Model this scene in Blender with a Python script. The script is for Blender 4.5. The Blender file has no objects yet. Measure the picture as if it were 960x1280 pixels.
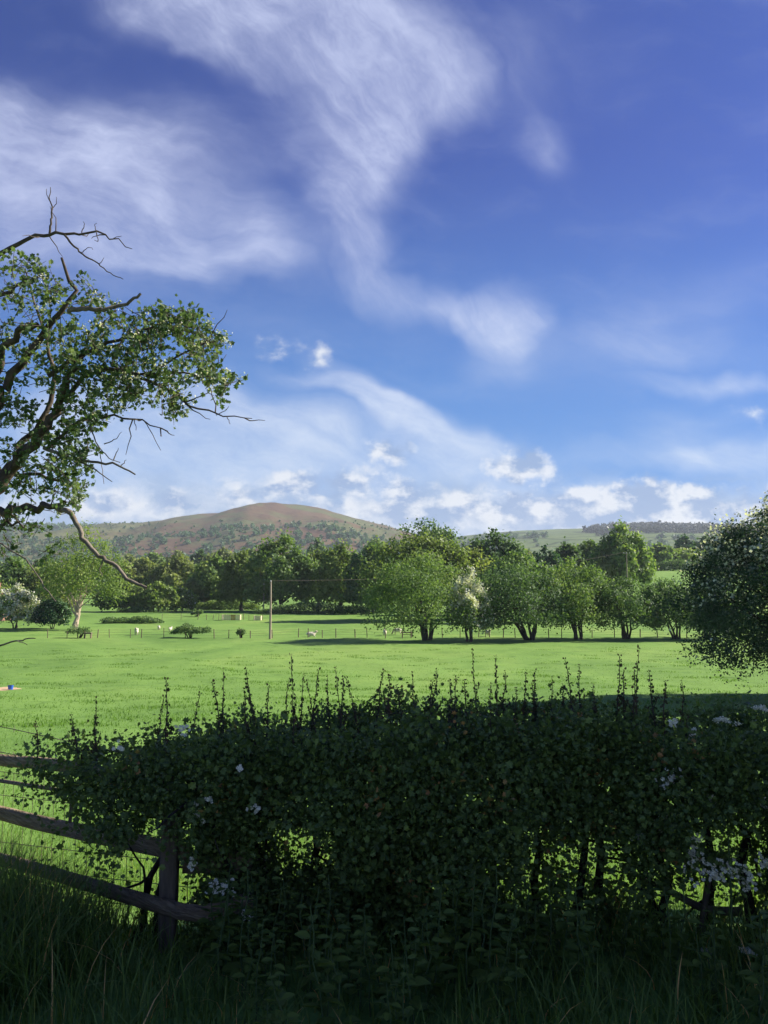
import bpy, math
import numpy as np
from math import radians, sin, cos, pi
from mathutils import Vector

SC = bpy.context.scene
COL = SC.collection
RNG = np.random.default_rng(7)

# ------------------------------------------------------------------ camera
FPX = 1036.0
EYE = np.array([0.0, 0.0, 1.7])
PITCH = math.atan(95.0 / FPX)
CP, SP = cos(PITCH), sin(PITCH)


def ray(px, py):
    """direction (y = 1) through a pixel of the 960x1280 photograph"""
    x = (np.asarray(px, float) - 480.0) / FPX
    y = (640.0 - np.asarray(py, float)) / FPX
    dy = CP - y * SP
    dz = SP + y * CP
    return x / dy, dz / dy


def at(px, py, d):
    u, v = ray(px, py)
    return np.array([u * d, d, EYE[2] + v * d])


cam = bpy.data.cameras.new("camera")
cam.sensor_fit = 'VERTICAL'
cam.sensor_height = 32.0
cam.lens = 32.0 * FPX / 1280.0
cam.clip_start = 0.05
cam.clip_end = 30000
camo = bpy.data.objects.new("camera", cam)
COL.objects.link(camo)
camo.location = EYE
camo.rotation_euler = (pi / 2 + PITCH, 0, 0)
SC.camera = camo

# ------------------------------------------------------------------ helpers
def tag(o, label=None, cat=None, group=None, kind=None):
    if label: o['label'] = label
    if cat: o['category'] = cat
    if group: o['group'] = group
    if kind: o['kind'] = kind
    return o


def empty(name, loc, label=None, cat=None, group=None):
    o = bpy.data.objects.new(name, None)
    o.empty_display_size = 0.2
    o.location = Vector([float(c) for c in loc])
    COL.objects.link(o)
    return tag(o, label, cat, group)


def unit(a):
    return a / np.maximum(np.linalg.norm(a, axis=-1, keepdims=True), 1e-9)


class MB:
    """collects vertex/face blocks into one mesh"""
    def __init__(self):
        self.v, self.f, self.m, self.a, self.n = [], [], [], [], 0
        self.s = []

    def add(self, v, f, mat=0, var=None, smooth=False):
        v = np.asarray(v, float).reshape(-1, 3)
        f = np.asarray(f, int)
        self.v.append(v)
        self.f.append(f + self.n)
        self.n += len(v)
        self.m.append(np.full(len(f), mat))
        self.s.append(np.full(len(f), smooth))
        self.a.append(np.full(len(f), 0.5) if var is None else np.broadcast_to(np.asarray(var, float), (len(f),)))
        return self

    def tube(self, pts, rad, sides=6, mat=0, var=None):
        pts = np.asarray(pts, float)
        k = len(pts)
        rad = np.broadcast_to(np.asarray(rad, float), (k,))
        t = unit(np.gradient(pts, axis=0))
        ref = np.array([0.31, 0.17, 0.93]) if abs(t[:, 2]).mean() < 0.8 else np.array([0.95, 0.3, 0.05])
        a = unit(np.cross(t, ref))
        b = np.cross(t, a)
        ang = np.arange(sides) * 2 * pi / sides
        ring = (a[:, None, :] * np.cos(ang)[None, :, None] + b[:, None, :] * np.sin(ang)[None, :, None])
        v = pts[:, None, :] + ring * rad[:, None, None]
        idx = np.arange(k * sides).reshape(k, sides)
        q = np.stack([idx[:-1], np.roll(idx[:-1], -1, 1), np.roll(idx[1:], -1, 1), idx[1:]], -1).reshape(-1, 4)
        self.add(v.reshape(-1, 3), q, mat, var, True)
        if sides == 4 or sides == 6:
            n0 = self.n
            caps = [np.arange(sides)[::-1], np.arange(sides) + sides]
            self.add(np.concatenate([v[0], v[-1]]), np.array(caps), mat, var)
        return self

    def box(self, c, s, rz=0.0, mat=0, tilt=0.0):
        c = np.asarray(c, float)
        p = np.array([[x, y, z] for z in (-.5, .5) for y in (-.5, .5) for x in (-.5, .5)]) * np.asarray(s, float)
        if tilt:
            p = np.stack([p[:, 0] * cos(tilt) - p[:, 2] * sin(tilt), p[:, 1], p[:, 0] * sin(tilt) + p[:, 2] * cos(tilt)], 1)
        if rz:
            p = np.stack([p[:, 0] * cos(rz) - p[:, 1] * sin(rz), p[:, 0] * sin(rz) + p[:, 1] * cos(rz), p[:, 2]], 1)
        f = [[0, 2, 3, 1], [4, 5, 7, 6], [0, 1, 5, 4], [2, 6, 7, 3], [0, 4, 6, 2], [1, 3, 7, 5]]
        return self.add(p + c, f, mat)

    def mesh(self, name, mats):
        me = bpy.data.meshes.new(name)
        if not self.v:
            return me
        v = np.concatenate(self.v)
        loops = np.concatenate([f.ravel() for f in self.f])
        tot = np.concatenate([np.full(len(f), f.shape[1]) for f in self.f])
        start = np.concatenate([[0], np.cumsum(tot)[:-1]])
        me.vertices.add(len(v))
        me.vertices.foreach_set("co", v.astype(np.float32).ravel())
        me.loops.add(len(loops))
        me.loops.foreach_set("vertex_index", loops.astype(np.int32))
        me.polygons.add(len(tot))
        me.polygons.foreach_set("loop_start", start.astype(np.int32))
        me.polygons.foreach_set("material_index", np.concatenate(self.m).astype(np.int32))
        me.polygons.foreach_set("use_smooth", np.concatenate(self.s).astype(bool))
        at_ = me.attributes.new("var", 'FLOAT', 'FACE')
        at_.data.foreach_set("value", np.concatenate(self.a).astype(np.float32))
        for m in (mats if isinstance(mats, (list, tuple)) else [mats]):
            me.materials.append(m)
        me.update(calc_edges=True)
        me.validate()
        return me

    def build(self, name, mats, parent=None, loc=None):
        o = bpy.data.objects.new(name, self.mesh(name, mats))
        COL.objects.link(o)
        if parent is not None:
            o.parent = parent
        if loc is not None:
            o.location = Vector([float(c) for c in loc])
        return o


# leaf templates: (along, across, lift)
T_DIAMOND = (np.array([[0, 0, 0], [.45, .36, .10], [1, 0, 0], [.45, -.36, .10]]), np.array([[0, 2, 1], [0, 3, 2]]))
T_QUAD = (np.array([[0, -.3, 0], [.9, -.42, 0], [1.05, .35, 0], [.1, .42, 0]]), np.array([[0, 1, 2, 3]]))
_h = [[.0, 0, 0], [.22, .13, .05], [.30, .42, .12], [.50, .24, .06], [.64, .44, .10], [.80, .17, .03], [1, 0, -.05]]
_hv = np.array(_h + [[a, -b, c] for a, b, c in _h[1:-1]])
T_LOBED = (_hv, np.array([[0, 6, 5, 4, 3, 2, 1], [0, 7, 8, 9, 10, 11, 6]]))
_o = [[0, 0, 0], [.2, .24, .06], [.45, .33, .09], [.75, .2, .05], [1, 0, -.08]]
_ov = np.array(_o + [[a, -b, c] for a, b, c in _o[1:-1]])
T_OVAL = (_ov, np.array([[0, 4, 3, 2, 1], [0, 5, 6, 7, 4]]))


def leaves(mb, P, size, tmpl=T_DIAMOND, bias=None, k=0.0, mat=0, var=None, rng=RNG, up=0.35, out=None):
    """one leaf per point; bias pulls the leaf's length direction, up tilts its face to the sky"""
    n = len(P)
    if n == 0:
        return
    a = rng.normal(size=(n, 3))
    if bias is not None:
        a = unit(a) + np.asarray(bias) * k
    a = unit(a)
    nn = unit(unit(rng.normal(size=(n, 3))) + np.array([0, 0, up]))
    if out is not None:
        nn = unit(nn * .75 + out)
    b = unit(np.cross(nn, a))
    c = np.cross(a, b)
    tv, tf = tmpl
    s = np.broadcast_to(np.asarray(size, float), (n,))[:, None, None]
    v = P[:, None, :] + s * (tv[None, :, 0:1] * a[:, None, :] + tv[None, :, 1:2] * b[:, None, :] + tv[None, :, 2:3] * c[:, None, :])
    f = (tf[None] + (np.arange(n) * len(tv))[:, None, None]).reshape(-1, tf.shape[1])
    if var is None:
        var = rng.random(n)
    mb.add(v.reshape(-1, 3), f, mat, np.repeat(var, len(tf)))


def wiggle(p0, p1, n, amp, rng=RNG):
    t = np.linspace(0, 1, n)[:, None]
    p = p0 + (p1 - p0) * t
    off = np.cumsum(rng.normal(size=(n, 3)), 0)
    off -= off[0] + (off[-1] - off[0]) * t
    return p + off * amp / math.sqrt(n)


def smooth_path(pts, n):
    pts = np.asarray(pts, float)
    t = np.concatenate([[0], np.cumsum(np.linalg.norm(np.diff(pts, axis=0), axis=1))])
    s = np.linspace(0, t[-1], n)
    q = np.stack([np.interp(s, t, pts[:, i]) for i in range(3)], 1)
    if n > 6:
        r = q.copy()
        r[1:-1] = (q[:-2] + 2 * q[1:-1] + q[2:]) / 4
        q = r
    return q


# ------------------------------------------------------------------ materials
def nodes_of(m):
    m.use_nodes = True
    nt = m.node_tree
    nt.nodes.clear()
    return nt


def N(nt, t, **kw):
    n = nt.nodes.new(t)
    for k, v in kw.items():
        if k.startswith('i_'):
            n.inputs[k[2:]].default_value = v
        else:
            setattr(n, k, v)
    return n


def ramp(nt, stops):
    r = nt.nodes.new('ShaderNodeValToRGB')
    e = r.color_ramp.elements
    while len(e) < len(stops):
        e.new(0.5)
    for el, (p, c) in zip(e, stops):
        el.position = p
        el.color = (*c, 1)
    return r


def leaf_mat(name, stops, trans=0.35, rough=0.55, spec=0.25):
    m = bpy.data.materials.new(name)
    nt = nodes_of(m)
    at_ = N(nt, 'ShaderNodeAttribute', attribute_name='var')
    r = ramp(nt, stops)
    nt.links.new(at_.outputs['Fac'], r.inputs['Fac'])
    p = N(nt, 'ShaderNodeBsdfPrincipled')
    p.inputs['Roughness'].default_value = rough
    p.inputs['Specular IOR Level'].default_value = spec
    tr = N(nt, 'ShaderNodeBsdfTranslucent')
    hs = N(nt, 'ShaderNodeMix', data_type='RGBA', blend_type='MULTIPLY')
    hs.inputs['Factor'].default_value = 1
    hs.inputs['B'].default_value = (1.25, 1.3, 0.6, 1)
    nt.links.new(r.outputs['Color'], hs.inputs['A'])
    nt.links.new(r.outputs['Color'], p.inputs['Base Color'])
    nt.links.new(hs.outputs['Result'], tr.inputs['Color'])
    mx = N(nt, 'ShaderNodeMixShader')
    mx.inputs[0].default_value = trans
    out = N(nt, 'ShaderNodeOutputMaterial')
    nt.links.new(p.outputs[0], mx.inputs[1])
    nt.links.new(tr.outputs[0], mx.inputs[2])
    nt.links.new(mx.outputs[0], out.inputs['Surface'])
    return m


def noise_mat(name, stops, scale=8.0, detail=6, rough=0.85, stretch=(1, 1, 1), bump=0.0, bscale=None, coord='Object', dist=0.0, spec=0.2):
    m = bpy.data.materials.new(name)
    nt = nodes_of(m)
    tc = N(nt, 'ShaderNodeTexCoord')
    mp = N(nt, 'ShaderNodeMapping')
    mp.inputs['Scale'].default_value = stretch
    nt.links.new(tc.outputs[coord], mp.inputs['Vector'])
    nz = N(nt, 'ShaderNodeTexNoise')
    nz.inputs['Scale'].default_value = scale
    nz.inputs['Detail'].default_value = detail
    nz.inputs['Roughness'].default_value = 0.65
    nz.inputs['Distortion'].default_value = dist
    nt.links.new(mp.outputs[0], nz.inputs['Vector'])
    r = ramp(nt, stops)
    nt.links.new(nz.outputs['Fac'], r.inputs['Fac'])
    p = N(nt, 'ShaderNodeBsdfPrincipled')
    p.inputs['Roughness'].default_value = rough
    p.inputs['Specular IOR Level'].default_value = spec
    nt.links.new(r.outputs['Color'], p.inputs['Base Color'])
    if bump:
        nb = N(nt, 'ShaderNodeTexNoise')
        nb.inputs['Scale'].default_value = bscale or scale * 2
        nb.inputs['Detail'].default_value = 5
        nt.links.new(mp.outputs[0], nb.inputs['Vector'])
        bp = N(nt, 'ShaderNodeBump')
        bp.inputs['Strength'].default_value = bump
        bp.inputs['Distance'].default_value = 0.02
        nt.links.new(nb.outputs['Fac'], bp.inputs['Height'])
        nt.links.new(bp.outputs[0], p.inputs['Normal'])
    out = N(nt, 'ShaderNodeOutputMaterial')
    nt.links.new(p.outputs[0], out.inputs['Surface'])
    return m


M = {}
M['leaf_dark'] = leaf_mat('leaf_dark', [(0, (0.063, 0.114, 0.050)), (.55, (0.113, 0.194, 0.070)), (1, (0.215, 0.310, 0.106))], 0.38)
M['leaf_mid'] = leaf_mat('leaf_mid', [(0, (0.089, 0.156, 0.055)), (.5, (0.162, 0.254, 0.075)), (1, (0.309, 0.386, 0.121))], 0.42)
M['leaf_light'] = leaf_mat('leaf_light', [(0, (0.110, 0.179, 0.047)), (.5, (0.196, 0.278, 0.070)), (1, (0.328, 0.394, 0.116))], 0.42)
M['leaf_olive'] = leaf_mat('leaf_olive', [(0, (0.134, 0.180, 0.061)), (.5, (0.222, 0.265, 0.090)), (1, (0.308, 0.347, 0.129))], 0.46)
M['leaf_yellow'] = leaf_mat('leaf_yellow', [(0, (0.108, 0.161, 0.043)), (.5, (0.175, 0.238, 0.063)), (1, (0.253, 0.317, 0.099))], 0.44)
M['leaf_blue'] = leaf_mat('leaf_blue', [(0, (0.038, 0.089, 0.043)), (.5, (0.067, 0.146, 0.062)), (1, (0.128, 0.223, 0.089))], 0.28)
M['leaf_conifer'] = leaf_mat('leaf_conifer', [(0, (.014, .026, .018)), (1, (.034, .056, .034))], .15)
M['leaf_thorn'] = leaf_mat('leaf_thorn', [(0, (0.024, 0.048, 0.025)), (.5, (0.048, 0.087, 0.042)), (1, (0.105, 0.161, 0.077))], .2)
M['leaf_hedge'] = leaf_mat('leaf_hedge', [(0, (0.071, 0.105, 0.032)), (.5, (0.133, 0.194, 0.051)), (.9, (0.216, 0.279, 0.063)), (1, (0.460, 0.209, 0.081))], 0.3, .5, .3)
M['leaf_shoot'] = leaf_mat('leaf_shoot', [(0, (.030, .050, .020)), (.6, (.06, .075, .028)), (1, (.12, .060, .038))], .3)
M['leaf_haw'] = leaf_mat('leaf_haw', [(0, (.046, .088, .034)), (.5, (.090, .142, .054)), (1, (.17, .225, .105))], .42)
M['blossom'] = leaf_mat('blossom', [(0, (.50, .51, .45)), (1, (.78, .78, .72))], .35, .7, .1)
M['blossom_shade'] = leaf_mat('blossom_shade_warmed', [(0, (.66, .62, .47)), (1, (.88, .84, .68))], .2, .7, .1)  # blossom copy for shaded flowers, colour warmed and brightened to offset blue skylight
M['bark'] = noise_mat('bark', [(.3, (.035, .028, .022)), (.7, (.10, .085, .068))], 6, stretch=(3, 3, .6), bump=.5)
M['bark_pale'] = noise_mat('bark_pale', [(.3, (.30, .22, .17)), (.7, (.52, .42, .34))], 3, stretch=(3, 3, .6), bump=.4)
M['bark_dark'] = noise_mat('bark_dark', [(.3, (.016, .013, .011)), (.7, (.05, .042, .034))], 10, stretch=(3, 3, .6), bump=.5)
M['twig'] = noise_mat('twig', [(.3, (.040, .030, .022)), (.7, (.13, .10, .075))], 14, bump=.3)
M['deadwood'] = noise_mat('deadwood', [(.3, (.10, .08, .06)), (.7, (.26, .22, .17))], 14, bump=.4)
M['rail'] = noise_mat('weathered_rail', [(.25, (.09, .062, .034)), (.5, (.22, .165, .098)), (.75, (.40, .325, .215))], 7, 9, stretch=(1, 1, 9), bump=1.0, bscale=14)
M['post'] = noise_mat('fence_post_wood', [(.3, (.09, .070, .050)), (.7, (.21, .165, .12))], 6, stretch=(4, 4, .7), bump=.5)
M['pole'] = noise_mat('pole_wood', [(.3, (.24, .19, .14)), (.7, (.40, .33, .25))], 3, stretch=(4, 4, .3), bump=.2)
M['wire'] = noise_mat('rusty_wire', [(.3, (.06, .045, .035)), (.7, (.14, .11, .09))], 30, rough=.6)
M['pallet'] = noise_mat('pale_timber', [(.3, (.54, .44, .28)), (.7, (.72, .62, .44))], 4, stretch=(1, 1, 3))
M['redwood'] = noise_mat('rust_red_boards', [(.3, (.22, .07, .04)), (.7, (.34, .12, .07))], 4)
M['fleece'] = noise_mat('fleece', [(.3, (.52, .47, .34)), (.7, (.78, .73, .60))], 6, bump=.8, bscale=14)
M['sheep_face'] = noise_mat('sheep_face', [(.3, (.30, .24, .17)), (.7, (.48, .42, .33))], 8)
M['roof'] = noise_mat('red_roof_tiles', [(.3, (.20, .085, .055)), (.7, (.33, .15, .10))], 2.5, stretch=(1, 1, 5), bump=.4)
M['brick'] = noise_mat('brick_wall', [(.3, (.22, .11, .08)), (.7, (.33, .19, .14))], 4)
M['whitewall'] = noise_mat('white_render', [(.3, (.62, .62, .60)), (.7, (.78, .78, .76))], 2)
M['slate'] = noise_mat('slate_roof', [(.3, (.10, .10, .11)), (.7, (.18, .18, .20))], 2)
M['glass'] = noise_mat('dark_window', [(.3, (.02, .025, .03)), (.7, (.05, .055, .06))], 1, rough=.1, spec=.6)
M['bluetub'] = noise_mat('blue_plastic', [(.3, (.02, .09, .50)), (.7, (.04, .14, .62))], 4, rough=.4, spec=.5)
M['lick'] = noise_mat('mineral_lick', [(.3, (.55, .55, .52)), (.7, (.75, .74, .70))], 8)
M['soil'] = noise_mat('bare_soil', [(.3, (.42, .28, .16)), (.7, (.60, .44, .27))], 3, 8, bump=.5)
M['asphalt'] = noise_mat('asphalt', [(.3, (.10, .098, .09)), (.7, (.17, .165, .155))], 20, bump=.4)
M['stem_green'] = noise_mat('green_stalk', [(.3, (.05, .09, .03)), (.7, (.10, .14, .05))], 10)
M['grass_blade'] = leaf_mat('grass_blade', [(0, (0.098, 0.192, 0.032)), (.5, (0.146, 0.267, 0.048)), (.93, (0.205, 0.320, 0.067)), (1, (0.293, 0.288, 0.107))], .42)
M['grass_verge'] = leaf_mat('grass_verge', [(0, (0.077, 0.132, 0.024)), (.6, (0.153, 0.227, 0.039)), (.95, (0.256, 0.285, 0.056)), (1, (0.750, 0.451, 0.153))], .28, .5)
M['leaf_nettle'] = leaf_mat('leaf_nettle', [(0, (0.078, 0.124, 0.022)), (1, (0.143, 0.198, 0.034))], .3)


# field turf: several greens mixed by world position, small tussock bumps
def field_mat():
    m = bpy.data.materials.new('field_turf')
    nt = nodes_of(m)
    tc = N(nt, 'ShaderNodeTexCoord')

    def noise(scale, stretch, detail=6, rough=.6, dist=0.0):
        mp = N(nt, 'ShaderNodeMapping')
        mp.inputs['Scale'].default_value = stretch
        nt.links.new(tc.outputs['Object'], mp.inputs['Vector'])
        nz = N(nt, 'ShaderNodeTexNoise')
        nz.inputs['Scale'].default_value = scale
        nz.inputs['Detail'].default_value = detail
        nz.inputs['Roughness'].default_value = rough
        nz.inputs['Distortion'].default_value = dist
        nt.links.new(mp.outputs[0], nz.inputs['Vector'])
        return nz
    big = noise(.045, (1, .6, 1), 6, .68, .8)
    r1 = ramp(nt, [(.33, (.114, .212, .048)), (.50, (.162, .278, .063)), (.66, (.212, .316, .078))])
    nt.links.new(big.outputs['Fac'], r1.inputs['Fac'])
    med = noise(.55, (1, .8, 1), 8, .7, .6)
    r2 = ramp(nt, [(.30, (.62, .66, .60)), (.46, (.95, .96, .94)), (.62, (1.04, 1.03, 1.0)), (.78, (1.2, 1.14, 1.0))])
    nt.links.new(med.outputs['Fac'], r2.inputs['Fac'])
    mul = N(nt, 'ShaderNodeMix', data_type='RGBA', blend_type='MULTIPLY')
    mul.inputs['Factor'].default_value = 1
    nt.links.new(r1.outputs['Color'], mul.inputs['A'])
    nt.links.new(r2.outputs['Color'], mul.inputs['B'])
    fine = noise(9, (1, 1, 1), 6, .75)
    r3 = ramp(nt, [(.3, (.72, .75, .7)), (.65, (1.12, 1.1, 1.1))])
    nt.links.new(fine.outputs['Fac'], r3.inputs['Fac'])
    mul2 = N(nt, 'ShaderNodeMix', data_type='RGBA', blend_type='MULTIPLY')
    mul2.inputs['Factor'].default_value = 1
    nt.links.new(mul.outputs['Result'], mul2.inputs['A'])
    nt.links.new(r3.outputs['Color'], mul2.inputs['B'])
    p = N(nt, 'ShaderNodeBsdfPrincipled')
    p.inputs['Roughness'].default_value = .9
    p.inputs['Specular IOR Level'].default_value = .1
    nt.links.new(mul2.outputs['Result'], p.inputs['Base Color'])
    bp = N(nt, 'ShaderNodeBump')
    bp.inputs['Strength'].default_value = .35
    bp.inputs['Distance'].default_value = .12
    nt.links.new(med.outputs['Fac'], bp.inputs['Height'])
    nt.links.new(bp.outputs[0], p.inputs['Normal'])
    out = N(nt, 'ShaderNodeOutputMaterial')
    nt.links.new(p.outputs[0], out.inputs['Surface'])
    return m


M['field'] = field_mat()


def hill_mat(name, kind):
    """moorland: bracken brown with grass showing, greener where kind says"""
    m = bpy.data.materials.new(name)
    nt = nodes_of(m)
    tc = N(nt, 'ShaderNodeTexCoord')
    sep = N(nt, 'ShaderNodeSeparateXYZ')
    nt.links.new(tc.outputs['Object'], sep.inputs[0])

    def noise(scale, detail=8, rough=.65, dist=0.5):
        nz = N(nt, 'ShaderNodeTexNoise')
        nz.inputs['Scale'].default_value = scale
        nz.inputs['Detail'].default_value = detail
        nz.inputs['Roughness'].default_value = rough
        nz.inputs['Distortion'].default_value = dist
        nt.links.new(tc.outputs['Object'], nz.inputs['Vector'])
        return nz

    def math_(op, a, b=None, c=None, clamp=False):
        n = N(nt, 'ShaderNodeMath', operation=op, use_clamp=clamp)
        for i, x in enumerate((a, b, c)):
            if x is None: continue
            if hasattr(x, 'type') or hasattr(x, 'is_linked'):
                nt.links.new(x, n.inputs[i])
            else:
                n.inputs[i].default_value = x
        return n.outputs[0]

    def mix(fac, a, b, mode='MIX'):
        n = N(nt, 'ShaderNodeMix', data_type='RGBA', blend_type=mode)
        for s, x in (('Factor', fac), ('A', a), ('B', b)):
            if hasattr(x, 'is_linked'):
                nt.links.new(x, n.inputs[s])
            elif s == 'Factor':
                n.inputs[s].default_value = x
            else:
                n.inputs[s].default_value = (*x, 1)
        return n.outputs['Result']
    n1 = noise(.006)
    n2 = noise(.03, 8, .7)
    if kind == 'brown':
        rb = ramp(nt, [(.28, (.058, .036, .028)), (.39, (.104, .064, .042)), (.48, (.116, .080, .047)), (.55, (.094, .103, .046)), (.78, (.082, .098, .044))])
        nt.links.new(n1.outputs['Fac'], rb.inputs['Fac'])
        rg = ramp(nt, [(.3, (.085, .105, .045)), (.55, (.125, .135, .056)), (.75, (.15, .15, .07))])
        nt.links.new(n2.outputs['Fac'], rg.inputs['Fac'])
        # greener on the western shoulder (low x) and in patches
        gx = math_('MULTIPLY_ADD', sep.outputs['X'], -1 / 260.0, -1.62)
        g = math_('ADD', gx, math_('MULTIPLY_ADD', n2.outputs['Fac'], 2.2, -1.1))
        g = math_('MAXIMUM', math_('MULTIPLY', g, 1.0, clamp=True), math_('MULTIPLY_ADD', n1.outputs['Fac'], 5.0, -2.55, clamp=True), clamp=True)
        c = mix(g, rb.outputs['Color'], rg.outputs['Color'])
        sp = ramp(nt, [(.36, (.55, .58, .56)), (.46, (1, 1, 1))])
        n3 = noise(.045, 6, .75, .8)
        nt.links.new(n3.outputs['Fac'], sp.inputs['Fac'])
        c = mix(1.0, c, sp.outputs['Color'], 'MULTIPLY')
    elif kind == 'green':
        rb = ramp(nt, [(.3, (.075, .115, .042)), (.5, (.105, .150, .050)), (.7, (.135, .165, .060))])
        nt.links.new(n1.outputs['Fac'], rb.inputs['Fac'])
        vo = N(nt, 'ShaderNodeTexVoronoi', feature='DISTANCE_TO_EDGE')
        vo.inputs['Scale'].default_value = .006
        nt.links.new(tc.outputs['Object'], vo.inputs['Vector'])
        hr = ramp(nt, [(.0, (.35, .4, .4)), (.03, (.4, .45, .4)), (.05, (1, 1, 1))])
        nt.links.new(vo.outputs['Distance'], hr.inputs['Fac'])
        c = mix(1.0, rb.outputs['Color'], hr.outputs['Color'], 'MULTIPLY')
    else:
        rb = ramp(nt, [(.3, (.055, .075, .035)), (.5, (.085, .095, .045)), (.7, (.12, .095, .06))])
        nt.links.new(n1.outputs['Fac'], rb.inputs['Fac'])
        c = rb.outputs['Color']
    p = N(nt, 'ShaderNodeBsdfPrincipled')
    p.inputs['Roughness'].default_value = .95
    p.inputs['Specular IOR Level'].default_value = .05
    nt.links.new(c, p.inputs['Base Color'])
    bp = N(nt, 'ShaderNodeBump')
    bp.inputs['Strength'].default_value = .6
    bp.inputs['Distance'].default_value = 6.0
    nt.links.new(n2.outputs['Fac'], bp.inputs['Height'])
    nt.links.new(bp.outputs[0], p.inputs['Normal'])
    out = N(nt, 'ShaderNodeOutputMaterial')
    nt.links.new(p.outputs[0], out.inputs['Surface'])
    return m


# ------------------------------------------------------------------ terrain
GY = np.array([-400, 2, 3, 4.3, 5, 6, 8, 15, 30, 50, 75, 100, 140, 180, 250, 350, 600, 1000, 1600, 3000, 8000.])
GL = np.array([0, 0, -.02, -.10, -.32, -.62, -1.0, -1.9, -3.2, -4.05, -4.35, -4.4, -4.2, -3.6, -3.0, -1.0, 3, 8, 14, 25, 40.])
GYR = np.array([-400, 2, 3, 4.3, 5, 6, 8, 15, 30, 50, 75, 100, 140, 180, 230, 280, 330, 400, 600, 1000, 1600, 3000, 8000.])
GR = np.array([0, 0, -.02, -.10, -.32, -.62, -1.0, -1.9, -3.2, -4.05, -4.35, -4.4, -3.9, -1.6, 2.5, 7.0, 9.3, 9.8, 8, 9, 14, 25, 40.])


def ground(x, y):
    x, y = np.asarray(x, float), np.asarray(y, float)
    u = x / np.maximum(y, 20.0)
    w = np.clip((u - .10) / .14, 0, 1)
    w = w * w * (3 - 2 * w)
    z = np.interp(y, GY, GL) * (1 - w) + np.interp(y, GYR, GR) * w
    amp = np.clip((y - 6) / 40, 0, 1)
    z = z + amp * (.05 * np.sin(x * .31 + 1.3) * np.sin(y * .23) + .035 * np.sin(x * .83 + y * .41) + .10 * np.sin(x * .07 + .5) * np.cos(y * .05))
    return z


def build_ground():
    ys = np.concatenate([[-400, -60, -15, -4, 0], np.arange(1.0, 12, .25), 12 * np.power(1.03, np.arange(0, 206))])
    t = np.linspace(-1, 1, 221)
    t = np.sign(t) * (0.45 * np.abs(t) + .55 * np.abs(t) ** 3)
    X = t[None, :] * (30 + 1.5 * np.maximum(ys, 0))[:, None]
    X[:5] = t[None, :] * 400
    Y = np.repeat(ys[:, None], len(t), 1)
    Z = ground(X, Y)
    idx = np.arange(X.size).reshape(X.shape)
    f = np.stack([idx[:-1, :-1], idx[:-1, 1:], idx[1:, 1:], idx[1:, :-1]], -1).reshape(-1, 4)
    mb = MB().add(np.stack([X, Y, Z], -1).reshape(-1, 3), f, smooth=True)
    tag(mb.build('ground', M['field']), kind='structure')


build_ground()

# lane the photographer stands on
xs = np.linspace(-60, 60, 61)
mb = MB()
v = np.concatenate([np.stack([xs, np.full(61, y0), np.full(61, .006)], 1) for y0 in (-3.6, .6)])
i = np.arange(60)
mb.add(v, np.stack([i, i + 1, i + 62, i + 61], 1))
tag(mb.build('road', M['asphalt']), kind='structure')


def hill(name, sil, D, foot, back, mat, seed, rough=10.0, label=None):
    rng = np.random.default_rng(seed)
    px = np.array([s[0] for s in sil], float)
    py = np.array([s[1] for s in sil], float)
    P = np.arange(px[0], px[-1] + 1, 5.0)
    top = np.interp(P, px, py)
    k = np.array([1, 2, 3, 2, 1]) / 9
    top = np.convolve(np.pad(top, 2, mode='edge'), k, 'valid')
    u, v = ray(P, top)
    H = 1.7 + v * D
    ts = np.linspace(0, 1, 90)
    ys = foot + (back - foot) * ts
    tr = (D - foot) / (back - foot)
    s = np.where(ts < tr, ts / tr, 1 - (ts - tr) / (1 - tr) * .8)
    prof = np.clip(s, 0, 1)
    prof = .45 * prof + .55 * np.sin(prof * pi / 2) ** 1.3
    U, Y = np.meshgrid(u, ys)
    X = U * D * (0.75 + .25 * Y / D)
    base = np.interp(Y, GY, GL) - 6
    Z = base + (H[None, :] - np.interp(D, GY, GL) + 6) * prof[:, None]
    nz = np.zeros_like(Z)
    for o in range(5):
        fx, fy = rng.normal(size=2) * .005 * 1.9 ** o
        ph = rng.random() * 6
        nz += np.sin(X * fx + Y * fy + ph + 1.2 * np.sin(X * fy * .7 - Y * fx * .6)) / 1.7 ** o
    side = np.clip(1 - np.abs(Y - D) / (D - foot) * 1.0, 0, 1)
    Z += nz * rough * (1 - side ** 2) * prof[:, None]
    idx = np.arange(Z.size).reshape(Z.shape)
    f = np.stack([idx[:-1, :-1], idx[:-1, 1:], idx[1:, 1:], idx[1:, :-1]], -1).reshape(-1, 4)
    o = MB().add(np.stack([X, Y, Z], -1).reshape(-1, 3), f, smooth=True).build(name, mat)
    tag(o, label, None, None, 'structure')
    return X, Y, Z


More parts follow.
